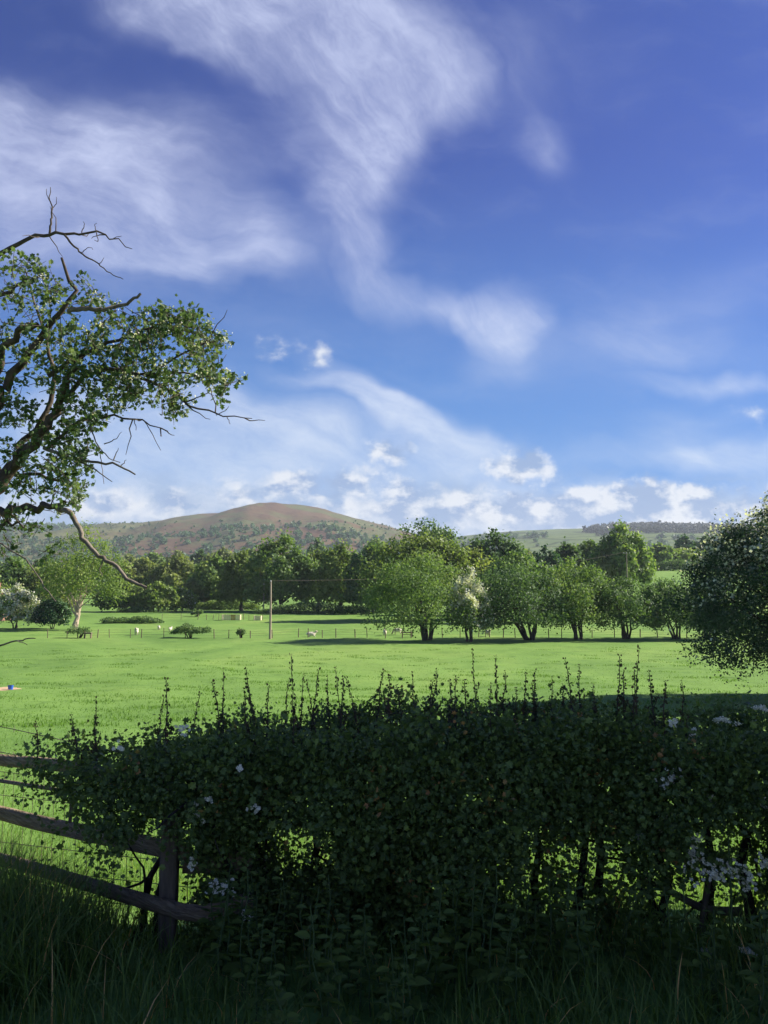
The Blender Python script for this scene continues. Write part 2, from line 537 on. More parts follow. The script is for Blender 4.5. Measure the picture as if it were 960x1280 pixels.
M['hill_brown'] = hill_mat('moorland', 'brown')
M['hill_green'] = hill_mat('far_pasture', 'green')
M['hill_left'] = hill_mat('far_moor', 'mixed')
HB = hill('hill_brown', [(-120, 690), (60, 676), (110, 662), (142, 656), (215, 652), (242, 646), (262, 642), (285, 641), (305, 635), (335, 630), (362, 631), (400, 637), (440, 648), (485, 660), (520, 670), (570, 684), (640, 702), (700, 716)],
          2300, 1050, 3300, M['hill_brown'], 3, 17)
HG = hill('hill_green', [(380, 702), (470, 690), (530, 678), (575, 671), (620, 667), (670, 664), (735, 662), (770, 661), (800, 660.5), (850, 661.5), (890, 664), (930, 663), (990, 663), (1100, 668), (1250, 674), (1400, 684)],
          3000, 900, 4200, M['hill_green'], 5, 8)
HL = hill('hill_west', [(-500, 690), (-300, 672), (-100, 664), (0, 664), (60, 662), (130, 661), (190, 668), (260, 690), (320, 705)],
          2900, 1150, 3900, M['hill_left'], 9, 8)

# ------------------------------------------------------------------ trees
def crown_points(rng, c, W, H, Dp, n, lobes=13, clump=26, hm=.5, open_=0.0, csz=.075, skirt=.3):
    """leaf positions in an uneven crown: lobes round the envelope, clumps on each lobe, leaves in each clump; var per clump"""
    L = []
    fixed = [(-1, 0, 0), (1, 0, 0), (0, -1, 0.05), (0, .15, 1), (-.62, -.3, .62), (.62, -.25, .6), (-.74, -.35, -.66), (.76, -.3, -.66), (.1, -.75, -.6), (0, 0, 0), (.1, .8, .2)]
    dirs = [np.array(fx, float) for fx in fixed]
    while len(dirs) < lobes:
        dirs.append(unit(rng.normal(size=3)) * rng.uniform(.75, 1.0))
    for dv in dirs:
        r = rng.uniform(.26, .40)
        k = 1 - r
        q = dv * k * rng.uniform(.88, 1.0)
        L.append((q, r))
    P, V, O = [], [], []
    per = max(4, n // (len(L) * clump))
    for q, r in L:
        lv = rng.normal(0, .09)
        d = unit(rng.normal(size=(clump, 3)) + unit(q + 1e-6) * .5)
        cc = q + d * (r * rng.uniform(.55, 1.05, size=(clump, 1)))
        if open_ > 0:
            cc = cc[rng.random(clump) > open_]
        for p in cc:
            on = unit(unit(p - q) + .6 * unit(p + 1e-6))
            O.append(np.repeat(on[None], per, 0))
            g = rng.normal(size=(per, 3)) * csz * rng.uniform(.6, 1.35)
            P.append(p + g)
            V.append(np.clip(rng.normal(.42 + lv + rng.normal(0, .12), .16, per), 0, 1))
    P, V, O = np.concatenate(P), np.concatenate(V), np.concatenate(O)
    z = P[:, 2]
    # egg-shaped envelope: narrower towards the top or the foot
    taper = 1 - .13 * np.clip((z - (hm * 2 - 1)), 0, 2) ** 1.5
    P = P * np.array([W / 2, Dp / 2, H / 2])
    P[:, :2] *= (taper * (1 + skirt * np.clip(-z, 0, 1)))[:, None]
    return P + c, V, O, [(q * np.array([W / 2, Dp / 2, H / 2]) + c, r) for q, r in L]


def tree(name, label, group, px0, px1, top, d, leaf='leaf_mid', bark='bark', n=6000, leaf_px=2.7, foot=.12, stems=1, spread=.25,
         hm=.5, open_=0.0, blossom=0.0, seed=None, base=None, trunk_r=None, lobes=13, depth=.9, cat='tree', csz=.085, trunkpx=None, bl_top=0.0, x_world=None):
    seed = seed if seed is not None else int(px0 * 7 + px1 * 13 + d) % 100000
    n = int(n * 1.35)
    rng = np.random.default_rng(seed)
    pc = (px0 + px1) / 2
    c0 = at(pc, top, d)
    Wm = (px1 - px0) / FPX * d
    bx = at(trunkpx if trunkpx else pc, top, d)[0]
    gz = float(ground(bx, d)) if base is None else base
    H = c0[2] - gz
    zb = gz + foot * .45 * H
    cc = np.array([c0[0], d, (c0[2] + zb) / 2])
    P, V, O, L = crown_points(rng, cc, Wm * 1.3, (c0[2] - zb), Wm * depth, n, lobes, hm=hm, open_=open_, csz=csz)
    root = empty(name, (bx, d, gz), label, cat, group)
    off = np.array([bx, d, gz])
    s = leaf_px / FPX * d
    mb = MB()
    mats = [M[leaf]]
    if blossom > 0:
        mats.append(M['blossom'])
        zz = (P[:, 2] - zb) / max(c0[2] - zb, .1)
        isb = rng.random(len(P)) < blossom * np.where(zz > bl_top, 1, .25) * (0.35 + 1.3 * (np.sin(P[:, 0] * 2.1 + 1) * np.sin(P[:, 2] * 2.7 + P[:, 1]) > -.1))
        leaves(mb, P[isb] - off, s * rng.uniform(.6, 1.0, isb.sum()), T_QUAD, mat=1, rng=rng, up=1.2)
        P, V, O = P[~isb], V[~isb], O[~isb]
    leaves(mb, P - off, s * rng.uniform(.65, 1.35, len(P)), T_DIAMOND if d < 140 else T_QUAD, var=V, rng=rng, up=.45, out=O)
    mb.build('crown', mats, root)
    # trunk and limbs
    tb = MB()
    tr = trunk_r or max(.10, .028 * H)
    heads = []
    for k in range(stems):
        a = (k + .5) / stems * 2 * pi + rng.uniform(-.3, .3)
        sx = spread * Wm * .5 * (0 if stems == 1 else 1)
        b0 = np.array([cos(a) * tr * (1.3 if stems > 1 else 0), sin(a) * tr * (1.3 if stems > 1 else 0), -.25])
        tp = np.array([cc[0] - bx + cos(a) * sx, sin(a) * sx, (zb - gz) + (c0[2] - zb) * rng.uniform(.45, .7)])
        r0 = tr * (1 if stems == 1 else .62)
        path = wiggle(b0, tp, 9, .035 * H, rng)
        path[:, :2] = path[:, :2] * 1.0
        rad = r0 * np.linspace(1.15, .22, 9)
        rad[0] *= 1.25
        tb.tube(path, rad, 7)
        heads.append((path, rad))
    for q, r in L:
        path, rad = heads[rng.integers(len(heads))]
        j = rng.integers(2, 7)
        tgt = q - off
        if tgt[2] < path[j][2] - .1 * H: j = 2
        tb.tube(wiggle(path[j], tgt, 6, .03 * H, rng), np.linspace(rad[j] * .55, .012 * max(1, d / 60), 6), 5)
    tb.build('trunk', M[bark], root)
    return root


G_ROW = 'trees along the field fence'
tree('field_maple', 'tallest tree of the fence row, big and bushy on several trunks', G_ROW, 472, 584, 689, 98, 'leaf_mid', n=13000, stems=5, spread=.28, foot=.10, hm=.42, lobes=18, trunkpx=534, depth=1.35)
tree('hawthorn_tree', 'narrow white-flowering tree squeezed between two dark bushy trees of the row', G_ROW, 563, 608, 713, 95.5, 'leaf_mid', n=5500, stems=3, spread=.2, foot=.10, blossom=.75, bl_top=.45, lobes=12, depth=1.35)
tree('hazel_tree', 'broad low dark tree with a thick fan of trunks just beyond the white-flowering tree', G_ROW, 592, 698, 703, 99, 'leaf_dark', n=12000, stems=7, spread=.55, foot=.17, hm=.5, lobes=18, trunkpx=661, depth=1.35)
tree('hazel_tree', 'lighter green bushy tree with slender twin stems in the middle of the row', G_ROW, 678, 756, 697, 100, 'leaf_mid', n=9000, stems=4, spread=.35, foot=.15, lobes=15, trunkpx=721, depth=1.35)
tree('hazel_tree', 'rounded coppiced tree on one stout dark stool below the tall bushy tree', G_ROW, 740, 820, 721, 100, 'leaf_dark', n=8500, stems=5, spread=.3, foot=.17, lobes=15, trunkpx=781, depth=1.35)
tree('hazel_tree', 'small coppiced tree with leaning stems below the sloping green field', G_ROW, 796, 870, 722, 100, 'leaf_dark', n=7500, stems=4, spread=.4, foot=.18, lobes=14, trunkpx=843, seed=77, depth=1.35)
tree('hazel_tree', 'last tree of the row, half hidden behind the large dark hawthorn', G_ROW, 851, 929, 722, 101, 'leaf_dark', n=7000, stems=4, spread=.4, foot=.17, lobes=14, trunkpx=882, depth=1.35)

G_BACK = 'trees behind the fence row'
tree('oak_tree', 'tall dark airy tree rising highest against the sky beside the brown hill', G_BACK, 484, 573, 646, 190, 'leaf_dark', n=6500, foot=.35, hm=.75, open_=.22, lobes=17, leaf_px=2.4)
tree('oak_tree', 'large rounded olive-brown tree behind the tallest tree of the row', G_BACK, 466, 592, 667, 150, 'leaf_yellow', n=12000, foot=.10, lobes=17)
tree('oak_tree', 'smaller olive-brown tree behind the white-flowering hawthorn', G_BACK, 563, 618, 686, 152, 'leaf_olive', n=6000, foot=.1)
tree('ash_tree', 'dense dark green dome-shaped tree behind the broad low tree', G_BACK, 576, 655, 664, 172, 'leaf_dark', n=8500, foot=.1, lobes=16)
tree('ash_tree', 'light green tree filling the gap between dark dome and row', G_BACK, 606, 690, 692, 140, 'leaf_mid', n=8000, foot=.08)
tree('yew_tree', 'small near-black tree below the far green hillside', G_BACK, 662, 702, 683, 215, 'leaf_blue', n=3500, foot=.05, base=-1.5)
tree('ash_tree', 'mid-height green tree with a pointed top next to the near-black tree', G_BACK, 692, 726, 678, 218, 'leaf_dark', n=3500, foot=.08)
tree('ash_tree', 'bushy green tree leaning on the tall tree that stands against the conifer ridge', G_BACK, 718, 758, 675, 222, 'leaf_mid', n=3800, foot=.08)
tree('ash_tree', 'tall upright bushy tree standing in front of the dark conifer ridge', G_BACK, 747, 806, 655, 200, 'leaf_mid', n=8500, foot=.08, hm=.42, lobes=17)
tree('thorn_bush', 'russet bush at the foot of the tall upright tree', G_BACK, 738, 764, 697, 196, 'leaf_olive', n=1500, foot=.02, cat='bush', base=-1.0)
tree('ash_tree', 'grey-green rounded tree above the hedge of the sloping field', G_BACK, 806, 845, 681, 330, 'leaf_mid', n=3500, foot=.05)
tree('ash_tree', 'yellow-green spreading tree above the hedge of the sloping field', G_BACK, 830, 882, 686, 335, 'leaf_light', n=3500, foot=.05)
tree('oak_tree', 'dark round tree cut off by the conifer ridge line', G_BACK, 843, 868, 670, 420, 'leaf_blue', n=2200, foot=.15)
tree('oak_tree', 'dark twin-headed tree next to the large hawthorn, under the ridge line', G_BACK, 860, 905, 671, 425, 'leaf_dark', n=2600, foot=.15)

G_LEFT = 'trees along the far edge of the sheep pasture'
tree('sycamore_tree', 'tallest dark round tree beside the utility pole, under the brown hill', G_LEFT, 316, 390, 672, 185, 'leaf_mid', n=9500, foot=.06, lobes=17)
tree('ash_tree', 'slimmer green tree between two dark round trees', G_LEFT, 377, 420, 686, 190, 'leaf_yellow', n=5000, foot=.08)
tree('sycamore_tree', 'broad dark tree in the middle of the pasture edge', G_LEFT, 402, 452, 677, 182, 'leaf_light', n=6500, foot=.06, lobes=15, seed=21)
tree('sycamore_tree', 'darkest tree of the pasture edge, low-branched above a bare bank', G_LEFT, 436, 492, 681, 176, 'leaf_dark', n=7500, foot=.05, lobes=15)
tree('willow_tree', 'yellow-olive feathery tree left of the utility pole', G_LEFT, 278, 328, 690, 190, 'leaf_yellow', n=6500, foot=.05, open_=.1)
tree('alder_tree', 'dark green leaning tree next to the yellow-olive tree', G_LEFT, 243, 292, 695, 200, 'leaf_mid', n=5500, foot=.05)
tree('willow_tree', 'wide olive tree behind the low flat bushes', G_LEFT, 192, 252, 697, 235, 'leaf_olive', n=6500, foot=.04)
tree('willow_tree', 'brownish olive tree behind the dead hanging branch', G_LEFT, 148, 205, 697, 240, 'leaf_olive', n=6000, foot=.04, seed=52)
tree('willow_tree', 'pale olive bush in front of the leaning dark tree', G_LEFT, 222, 256, 728, 198, 'leaf_olive', n=3500, foot=.02, seed=53)
tree('round_shrub', 'neatly rounded pale green shrub standing alone at the pasture edge', G_LEFT, 178, 220, 730, 185, 'leaf_light', n=5000, foot=.01, lobes=12, cat='bush', csz=.11)
tree('alder_tree', 'dark bushy tree right behind the pale-trunked tree', G_LEFT, 128, 186, 728, 188, 'leaf_light', n=5000, foot=.03)
tree('thorn_bush', 'small bush dotted with cream blossom beside the rounded shrub', G_LEFT, 216, 242, 735, 188, 'leaf_light', n=2600, foot=.03, blossom=.12, cat='bush')
tree('alder_tree', 'dark tree high behind the white hawthorn and red roof', G_LEFT, -14, 52, 700, 175, 'leaf_mid', n=5500, foot=.05)
tree('alder_tree', 'olive-brown tree between white hawthorn and pale trunk', G_LEFT, 36, 92, 706, 172, 'leaf_olive', n=5500, foot=.04, seed=12)
tree('alder_tree', 'bright green tree cut by the edge of the picture behind the white hawthorn', G_LEFT, -60, 8, 712, 150, 'leaf_light', n=4000, foot=.05, seed=14)
tree('birch_tree', 'lime-green tall tree with a bare pale double trunk in the pasture', 'lone trees in the pasture', 62, 150, 656, 122, 'leaf_light', 'bark_pale', n=6500, foot=.36, stems=2, spread=.16, open_=.16, lobes=16, trunkpx=98, trunk_r=.42, seed=5, hm=.55)
tree('hawthorn_tree', 'short round hawthorn covered in cream blossom at the pasture fence', 'lone trees in the pasture', -6, 48, 732, 125, 'leaf_mid', n=7500, foot=.12, stems=3, blossom=.55, lobes=14, spread=.2)
tree('thorn_bush', 'small dark round bush on a short stem beside the cream hawthorn', 'lone trees in the pasture', 49, 84, 748, 124, 'leaf_blue', n=4500, foot=.13, stems=3, spread=.2, cat='bush', blossom=.02)
for k, (a, b, t, dd, lf) in enumerate([(96, 150, 703, 300, 'leaf_mid'), (148, 176, 692, 420, 'leaf_olive'), (172, 210, 690, 430, 'leaf_mid'), (206, 240, 690, 410, 'leaf_olive'), (238, 262, 688, 440, 'leaf_dark'), (258, 300, 685, 430, 'leaf_olive'), (296, 330, 686, 400, 'leaf_mid'),
                                       (384, 412, 676, 420, 'leaf_dark'), (452, 486, 674, 400, 'leaf_mid'), (40, 76, 696, 330, 'leaf_dark'), (0, 40, 698, 350, 'leaf_mid'), (650, 672, 690, 420, 'leaf_olive'), (690, 740, 683, 520, 'leaf_olive'), (-50, 0, 690, 330, 'leaf_dark')]):
    tree('valley_tree', 'valley tree in the belt beyond the pasture, one of many alike', 'valley trees below the brown hill', a, b, t, dd, lf, n=2600, foot=.03, seed=300 + k)


def far_wood(name, label, spots, size, leaf, q, seed):
    """distant woodland on the hills: many tiny crowns that read as one mass"""
    rng = np.random.default_rng(seed)
    mb = MB()
    P, V, S = [], [], []
    for (x, y, z) in spots:
        h = size * rng.uniform(.6, 1.3)
        n = 60
        d = unit(rng.normal(size=(n, 3))) * rng.uniform(.5, 1, (n, 1))
        P.append(np.array([x, y, z + h * .42]) + d * np.array([h * .45, h * .45, h * .55]))
        V.append(np.clip(rng.normal(rng.uniform(.3, .6), .14, n), 0, 1))
        S.append(np.full(n, h * q))
    P, V, S = np.concatenate(P), np.concatenate(V), np.concatenate(S)
    leaves(mb, P, S * rng.uniform(.7, 1.3, len(P)), T_QUAD, var=V, rng=rng, up=.6)
    tag(mb.build(name, M[leaf]), label, 'woodland', None, 'stuff')


def on_hill(Hm, px, tt):
    """surface points of a hill grid at column px, row fraction tt"""
    X, Y, Z = Hm
    return X, Y, Z


def hill_spots(Hm, n, rng, keep):
    X, Y, Z = Hm
    out = []
    while len(out) < n:
        i = rng.integers(1, X.shape[0] - 1)
        j = rng.integers(1, X.shape[1] - 1)
        a, b = rng.random(2)
        p = [A[i, j] * (1 - a) * (1 - b) + A[i, j + 1] * a * (1 - b) + A[i + 1, j] * (1 - a) * b + A[i + 1, j + 1] * a * b for A in (X, Y, Z)] if i < X.shape[0] - 1 else None
        px = 480 + FPX * p[0] / p[1]
        py = 735 - FPX * (p[2] - 1.7) / p[1]
        if keep(px, py, p, rng):
            out.append(p)
    return out


r_ = np.random.default_rng(41)
far_wood('hillside_scrub', 'scattered dark trees and gorse over the lower slopes of the brown hill',
         hill_spots(HB, 1700, r_, lambda px, py, p, r: -40 < px < 520 and p[1] < 2250 and py > 652 and r.random() < (1.0 if py > 676 else .22) * (.35 + .65 * (math.sin(p[0] * .011) * math.sin(p[1] * .013 + p[0] * .004) > -.1))), 3.9, 'leaf_blue', .36, 1)
far_wood('hill_foot_woodland', 'bluish belt of woodland along the foot of the brown hill',
         hill_spots(HB, 900, r_, lambda px, py, p, r: -60 < px < 560 and p[1] < 1650), 9, 'leaf_blue', .30, 2)
far_wood('conifer_plantation', 'dark blue-grey conifer plantation along the ridge of the far green hill',
         hill_spots(HG, 1500, r_, lambda px, py, p, r: px > 738 + 9 * math.sin(p[1] * .01) and py < 684 - 6 * (px < 800) and 2000 < p[1] < 3150 and px < 1150 and (px > 790 or py < 672)), 14, 'leaf_conifer', .30, 3)
far_wood('far_hedgerows', 'hedgerow trees dividing the pastures on the far green hill',
         hill_spots(HG, 260, r_, lambda px, py, p, r: 560 < px < 1000 and p[1] < 2500 and py > 672 and math.sin(p[0] * .013 + p[1] * .006) * math.sin(p[1] * .011) > .12), 13, 'leaf_blue', .30, 4)
far_wood('west_hill_woodland', 'dark woodland over the low hill behind the near thorn tree',
         hill_spots(HL, 500, r_, lambda px, py, p, r: -250 < px < 240 and p[1] < 2850 and math.sin(p[0] * .008 + 1) * math.sin(p[1] * .009) > -.3), 18, 'leaf_blue', .30, 6)

# ------------------------------------------------------------------ hedges, flat bushes, small plants in the pasture
def low_bush(name, label, group, px0, px1, top, base, d, leaf='leaf_dark', n=2500, flat=True, stem=True, cat='bush', seed=1, zfrac=.45):
    rng = np.random.default_rng(seed)
    p = at((px0 + px1) / 2, base, d)
    gz = float(ground(p[0], d))
    Wm, H = (px1 - px0) / FPX * d, (base - top) / FPX * d
    root = empty(name, (p[0], d, gz), label, cat, group)
    q = rng.uniform(-1, 1, (n, 3))
    q = q[(np.abs(q) ** 3).sum(1) < 1.2]
    zlo = H * (zfrac if stem else .03)
    prof = 1 - .35 * q[:, 0] ** 2 + .18 * np.sin(q[:, 0] * 5 + seed) + .08 * np.sin(q[:, 0] * 17)
    P = np.stack([q[:, 0] * Wm / 2, q[:, 1] * min(Wm * .35, 1.4), zlo + (q[:, 2] * .5 + .5) * (H * prof - zlo)], 1)
    P += rng.normal(size=P.shape) * .06
    mb = MB()
    leaves(mb, P, 1.9 / FPX * d * rng.uniform(.7, 1.3, len(P)), T_DIAMOND, rng=rng)
    mb.build('crown', M[leaf], root)
    tb = MB()
    for k in range(4 if stem else 1):
        a = rng.uniform(-.3, .3) * Wm * .5
        tb.tube(wiggle(np.array([a * .6, 0, -.1]), np.array([a * 2, rng.uniform(-.3, .3), H * .7]), 5, .1, rng), np.linspace(.09, .03, 5), 6)
    tb.build('trunk', M['bark_dark'], root)
    return root


low_bush('thorn_bush', 'dark flat-topped wind-cut bush standing on the pasture fence line', None, 214, 262, 783, 798, 103, n=4200, seed=3)
low_bush('thorn_bush', 'tiny flat-topped bush far out in the pasture near the pale timber pen', None, 239, 253, 763, 771, 163, n=900, seed=4)
low_bush('clipped_hedge', 'long low ragged hedge lying across the pasture below the rounded shrub', None, 126, 204, 771, 778.5, 141, 'leaf_dark', n=4200, stem=False, cat='hedge', seed=6)
low_bush('clipped_hedge', 'dark straight hedge along the pasture edge under the dark bushy tree', None, 146, 192, 760, 766, 182, 'leaf_dark', n=2600, stem=False, cat='hedge', seed=7)
low_bush('field_hedge', 'dark hedge along the top of the sloping green field', None, 792, 905, 702, 714, 300, 'leaf_dark', n=5200, stem=False, cat='hedge', seed=8)
low_bush('bramble_bank', 'dark brambly hedge at the foot of the pasture-edge trees', None, 318, 490, 754, 767, 174, 'leaf_dark', n=9000, stem=False, cat='hedge', seed=9)
low_bush('thorn_bush', 'scrubby bush at the foot of the pale trunk', None, 84, 112, 781, 795, 104, n=900, seed=10)
low_bush('thorn_bush', 'scrubby bush on the fence beside the utility pole', None, 296, 306, 786, 797, 103, n=450, seed=11)
low_bush('field_hedge', 'thick hedge joining the trees behind the sheep pens', None, 230, 325, 750, 763, 195, 'leaf_mid', n=6000, stem=False, cat='hedge', seed=13)

# ------------------------------------------------------------------ pasture fence: posts and wires
def post_wire_fence(name, label, pxs, d0, d1, hgt, rad, seed):
    rng = np.random.default_rng(seed)
    pxs = np.array(pxs, float)
    ds = d0 + (d1 - d0) * (pxs - pxs[0]) / (pxs[-1] - pxs[0])
    x = np.array([at(p, 790, d)[0] for p, d in zip(pxs, ds)])
    z = ground(x, ds)
    root = empty(name, (x[0], ds[0], z[0]), label, 'fence')
    o = np.array([x[0], ds[0], z[0]])
    tops = []
    for xx, yy, zz in zip(x, ds, z):
        h = hgt * rng.uniform(.88, 1.15)
        lean = rng.normal(0, .05, 2)
        b = np.array([xx, yy, zz - .2]) - o
        t = b + np.array([lean[0], lean[1], h + .2])
        r = rad * rng.uniform(.85, 1.2)
        MB().tube([b, b * .5 + t * .5, t], [r * 1.05, r, r * .95], 6).build('post', M['post'], root)
        tops.append((b + [0, 0, .2], t))
    for f in (.35, .62, .9):
        mb = MB()
        mb.tube([b + (t - b) * f + [0, -rad, 0] for b, t in tops], .008, 4)
        mb.build('wire', M['wire'], root)


post_wire_fence('post_and_wire_fence', 'long post and wire fence running below the tree row across the pasture',
                [60, 84, 105, 122, 137, 163, 177, 205, 232, 268, 286, 300, 313, 340.5, 373, 385, 403, 420, 444, 459, 482, 503, 514, 553, 575, 590, 598, 607, 612, 629, 644, 686, 702, 740, 768, 800, 822, 858, 880],
                103, 102, 1.05, .055, 5)
post_wire_fence('post_and_wire_fence', 'short fence of pale posts beside the timber pen in the pasture', [202, 226, 247, 258, 266, 273, 304, 311, 328], 152, 151, 1.1, .05, 6)

# utility poles and line
def utility_pole(label, px, top, d, arm, r=.13):
    p = at(px, top, d)
    gz = float(ground(p[0], d))
    H = p[2] - gz
    root = empty('utility_pole', (p[0], d, gz), label, 'utility pole')
    MB().tube([[0, 0, -.3], [0.01, 0, H * .5], [0.0, 0, H]], [r * 1.2, r, r * .75], 10).build('shaft', M['pole'], root)
    if arm:
        MB().box([0, -.12, H - .35], [1.5, .1, .12]).build('crossarm', M['pole'], root)
        for sx in (-.65, 0, .65):
            MB().tube([[sx, -.12, H - .29], [sx, -.12, H - .2], [sx, -.12, H - .1]], [.035, .06, .03], 8).build('insulator', M['whitewall'], root)
    else:
        MB().tube([[0, 0, H], [0, 0, H + .08], [0, 0, H + .16]], [.05, .08, .04], 8).build('insulator', M['whitewall'], root)
        MB().box([-.12, 0, H - .18], [.25, .06, .06]).build('bracket', M['pole'], root)
    return np.array([p[0], d, gz + H + .1])


t1 = utility_pole('tall plain wooden utility pole on the pasture fence line', 338.5, 727, 101, False)
t2 = utility_pole('distant utility pole with a crossarm in front of the yellow-olive tree', 330, 729, 182, True, .12)
t3 = utility_pole('utility pole with a crossarm in front of the tall upright tree', 783, 690, 190, True, .12)
wm = MB()
for a, b, sag in ((t1, t3, 1.6), (t2, t1, .5)):
    t = np.linspace(0, 1, 30)[:, None]
    wm.tube(a + (b - a) * t - np.array([0, 0, 1]) * 4 * sag * t * (1 - t), .016, 5)
tag(wm.build('overhead_line', M['wire']), 'thin overhead line strung from the tall pole to the poles behind', 'power line')

# timber pens
def pen(label, px0, px1, top, base, d, red):
    p = at((px0 + px1) / 2, base, d)
    gz = float(ground(p[0], d))
    Wm, H = (px1 - px0) / FPX * d, (base - top) / FPX * d
    root = empty('timber_pen', (p[0], d, gz), label, 'animal pen')
    n = max(2, int(round(Wm / .85)))
    for k in range(n):
        x0 = -Wm / 2 + Wm * (k + .5) / n
        w = Wm / n * .93
        mb = MB()
        for j in range(5):
            mb.box([x0, 0, .12 + j * (H - .14) / 4.6], [w, .03, .13])
        for sx in (-.46, 0, .46):
            mb.box([x0 + sx * w, .045, H / 2], [.08, .05, H])
        mb.build('hurdle', M['redwood'] if (red and k == n // 2) else M['pallet'], root)
        if k in (0, n - 1):
            s = MB()
            for j in range(5):
                s.box([x0 + (-.5 if k == 0 else .5) * w, .75, .12 + j * (H - .14) / 4.6], [.03, 1.4, .13])
            s.build('side_hurdle', M['pallet'], root)
    return root


pen('pen of pale timber hurdles with one rust-red panel, out in the pasture', 277, 300, 768, 775, 150, True)
pen('small pale timber pen standing by itself near the utility pole', 317, 326, 769, 775, 150, False)
# feed rack on fence
p = at(509, 797, 104); gz = float(ground(p[0], 104))
root = empty('hay_rack', (p[0], 104, gz), 'dark low feed rack under the tallest tree of the row', 'feed rack')
MB().box([0, 0, .55], [1.5, .5, .12]).box([0, 0, .3], [1.3, .06, .06]).build('trough', M['post'], root)
for sx in (-.62, .62):
    for sy in (-.18, .18):
        MB().box([sx, sy, .24], [.1, .1, .52]).build('leg', M['post'], root)
p = at(110, 790, 103); gz = float(ground(p[0], 103))
root = empty('feed_trough', (p[0], 103, gz), 'dark wooden feed trough beside the foot of the pale trunk', 'trough')
MB().box([0, 0, .62], [.95, .5, .16]).build('trough', M['post'], root)
for sx in (-.38, .38):
    MB().box([sx, 0, .27], [.08, .4, .58]).build('leg', M['post'], root)

# ------------------------------------------------------------------ sheep
def skin_mesh(name, verts, edges, radii, mats, root_i=0, sub=2, disp=0.0):
    me = bpy.data.meshes.new(name)
    me.from_pydata([tuple(v) for v in verts], edges, [])
    o = bpy.data.objects.new(name, me)
    COL.objects.link(o)
    m = o.modifiers.new('s', 'SKIN')
    for i, r in enumerate(radii):
        sv = me.skin_vertices[0].data[i]
        sv.radius = r if isinstance(r, tuple) else (r, r)
        sv.use_root = (i == root_i)
    o.modifiers.new('d', 'SUBSURF').levels = sub
    dg = bpy.context.evaluated_depsgraph_get()
    res = bpy.data.meshes.new_from_object(o.evaluated_get(dg))
    res.name = name
    bpy.data.objects.remove(o)
    for mt in mats: res.materials.append(mt)
    for p in res.polygons: p.use_smooth = True
    return res


def sheep_mesh(pose):
    lie = pose == 'lie'
    zb = .36 if lie else .58
    V = [(0, 0, zb), (-.28, 0, zb + .02), (-.46, 0, zb + .01), (.26, 0, zb + .02), (.42, 0, zb + .04)]
    Rr = [(.24, .25), (.25, .27), (.15, .17), (.23, .25), (.15, .17)]
    E = [(0, 1), (1, 2), (0, 3), (3, 4)]
    if pose == 'graze':
        neck = [(.56, 0, zb - .10), (.66, 0, .24), (.74, 0, .12), (.80, 0, .05)]
    else:
        neck = [(.52, 0, zb + .20), (.57, 0, zb + .33), (.70, 0, zb + .30), (.80, 0, zb + .23)]
    for k, (q, r) in enumerate(zip(neck, [(.11, .12), (.085, .095), (.075, .08), (.045, .05)])):
        V.append(q); Rr.append(r); E.append((4 if k == 0 else len(V) - 2, len(V) - 1))
    hd = len(V) - 3
    for s in (-1, 1):
        h = V[hd]
        V.append((h[0] - .02, s * .13, h[2] + .02)); Rr.append((.022, .03)); E.append((hd, len(V) - 1))
    for sx, par in ((-.34, 1), (.30, 3)):
        for s in (-1, 1):
            if lie:
                pts = [(sx, s * .2, .18), (sx + .18, s * .24, .07), (sx + .02, s * .26, .05)]
            else:
                bend = -.05 if sx < 0 else .02
                pts = [(sx, s * .13, .36), (sx + bend, s * .13, .19), (sx + .01, s * .13, .02)]
            for k, (q, r) in enumerate(zip(pts, [.075, .04, .03])):
                V.append(q); Rr.append((r, r)); E.append((par if k == 0 else len(V) - 2, len(V) - 1))
    V.append((-.60, 0, zb - .05)); Rr.append((.04, .04)); E.append((2, len(V) - 1))
    me = skin_mesh('body', V, E, Rr, [M['fleece'], M['sheep_face']], 0, 2)
    n = len(me.polygons)
    for p_ in me.polygons:
        c = p_.center
        if (c.x > .60 and pose != 'lie') or (pose == 'lie' and c.x > .60) or (not lie and c.z < .27):
            p_.material_index = 1
    return me


SHEEP = {k: sheep_mesh(k) for k in ('stand', 'graze', 'lie')}
for px, py, d, pose, rz, s, lab in [
    (170.5, 790, 109, 'stand', -1.35, 1.05, 'pale sheep facing this way behind the fence, near the pale trunk'),
    (198.5, 784.5, 122, 'graze', 1.9, .8, 'small white sheep feeding out in the pasture, farther from the flat bush'),
    (213, 786, 119, 'stand', 1.4, .75, 'small white sheep just behind the flat-topped bush'),
    (389, 795.5, 104, 'lie', .15, 1.05, 'cream sheep resting behind the fence beyond the utility pole'),
    (481, 793.5, 107, 'stand', 1.7, .85, 'pale sheep by a fence post beside the tallest tree of the row'),
    (497, 793, 108, 'graze', 3.0, 1.0, 'tan sheep with its head down next to the feed rack'),
    (610, 795, 104, 'stand', -1.2, .9, 'white sheep between posts under the broad low tree')]:
    x = at(px, py, d)[0]
    o = empty('sheep', (x, d, float(ground(x, d))), lab, 'sheep', 'sheep in the pasture')
    o.rotation_euler.z = rz
    o.scale = (s, s, s)
    b = bpy.data.objects.new('body', SHEEP[pose]); COL.objects.link(b); b.parent = o

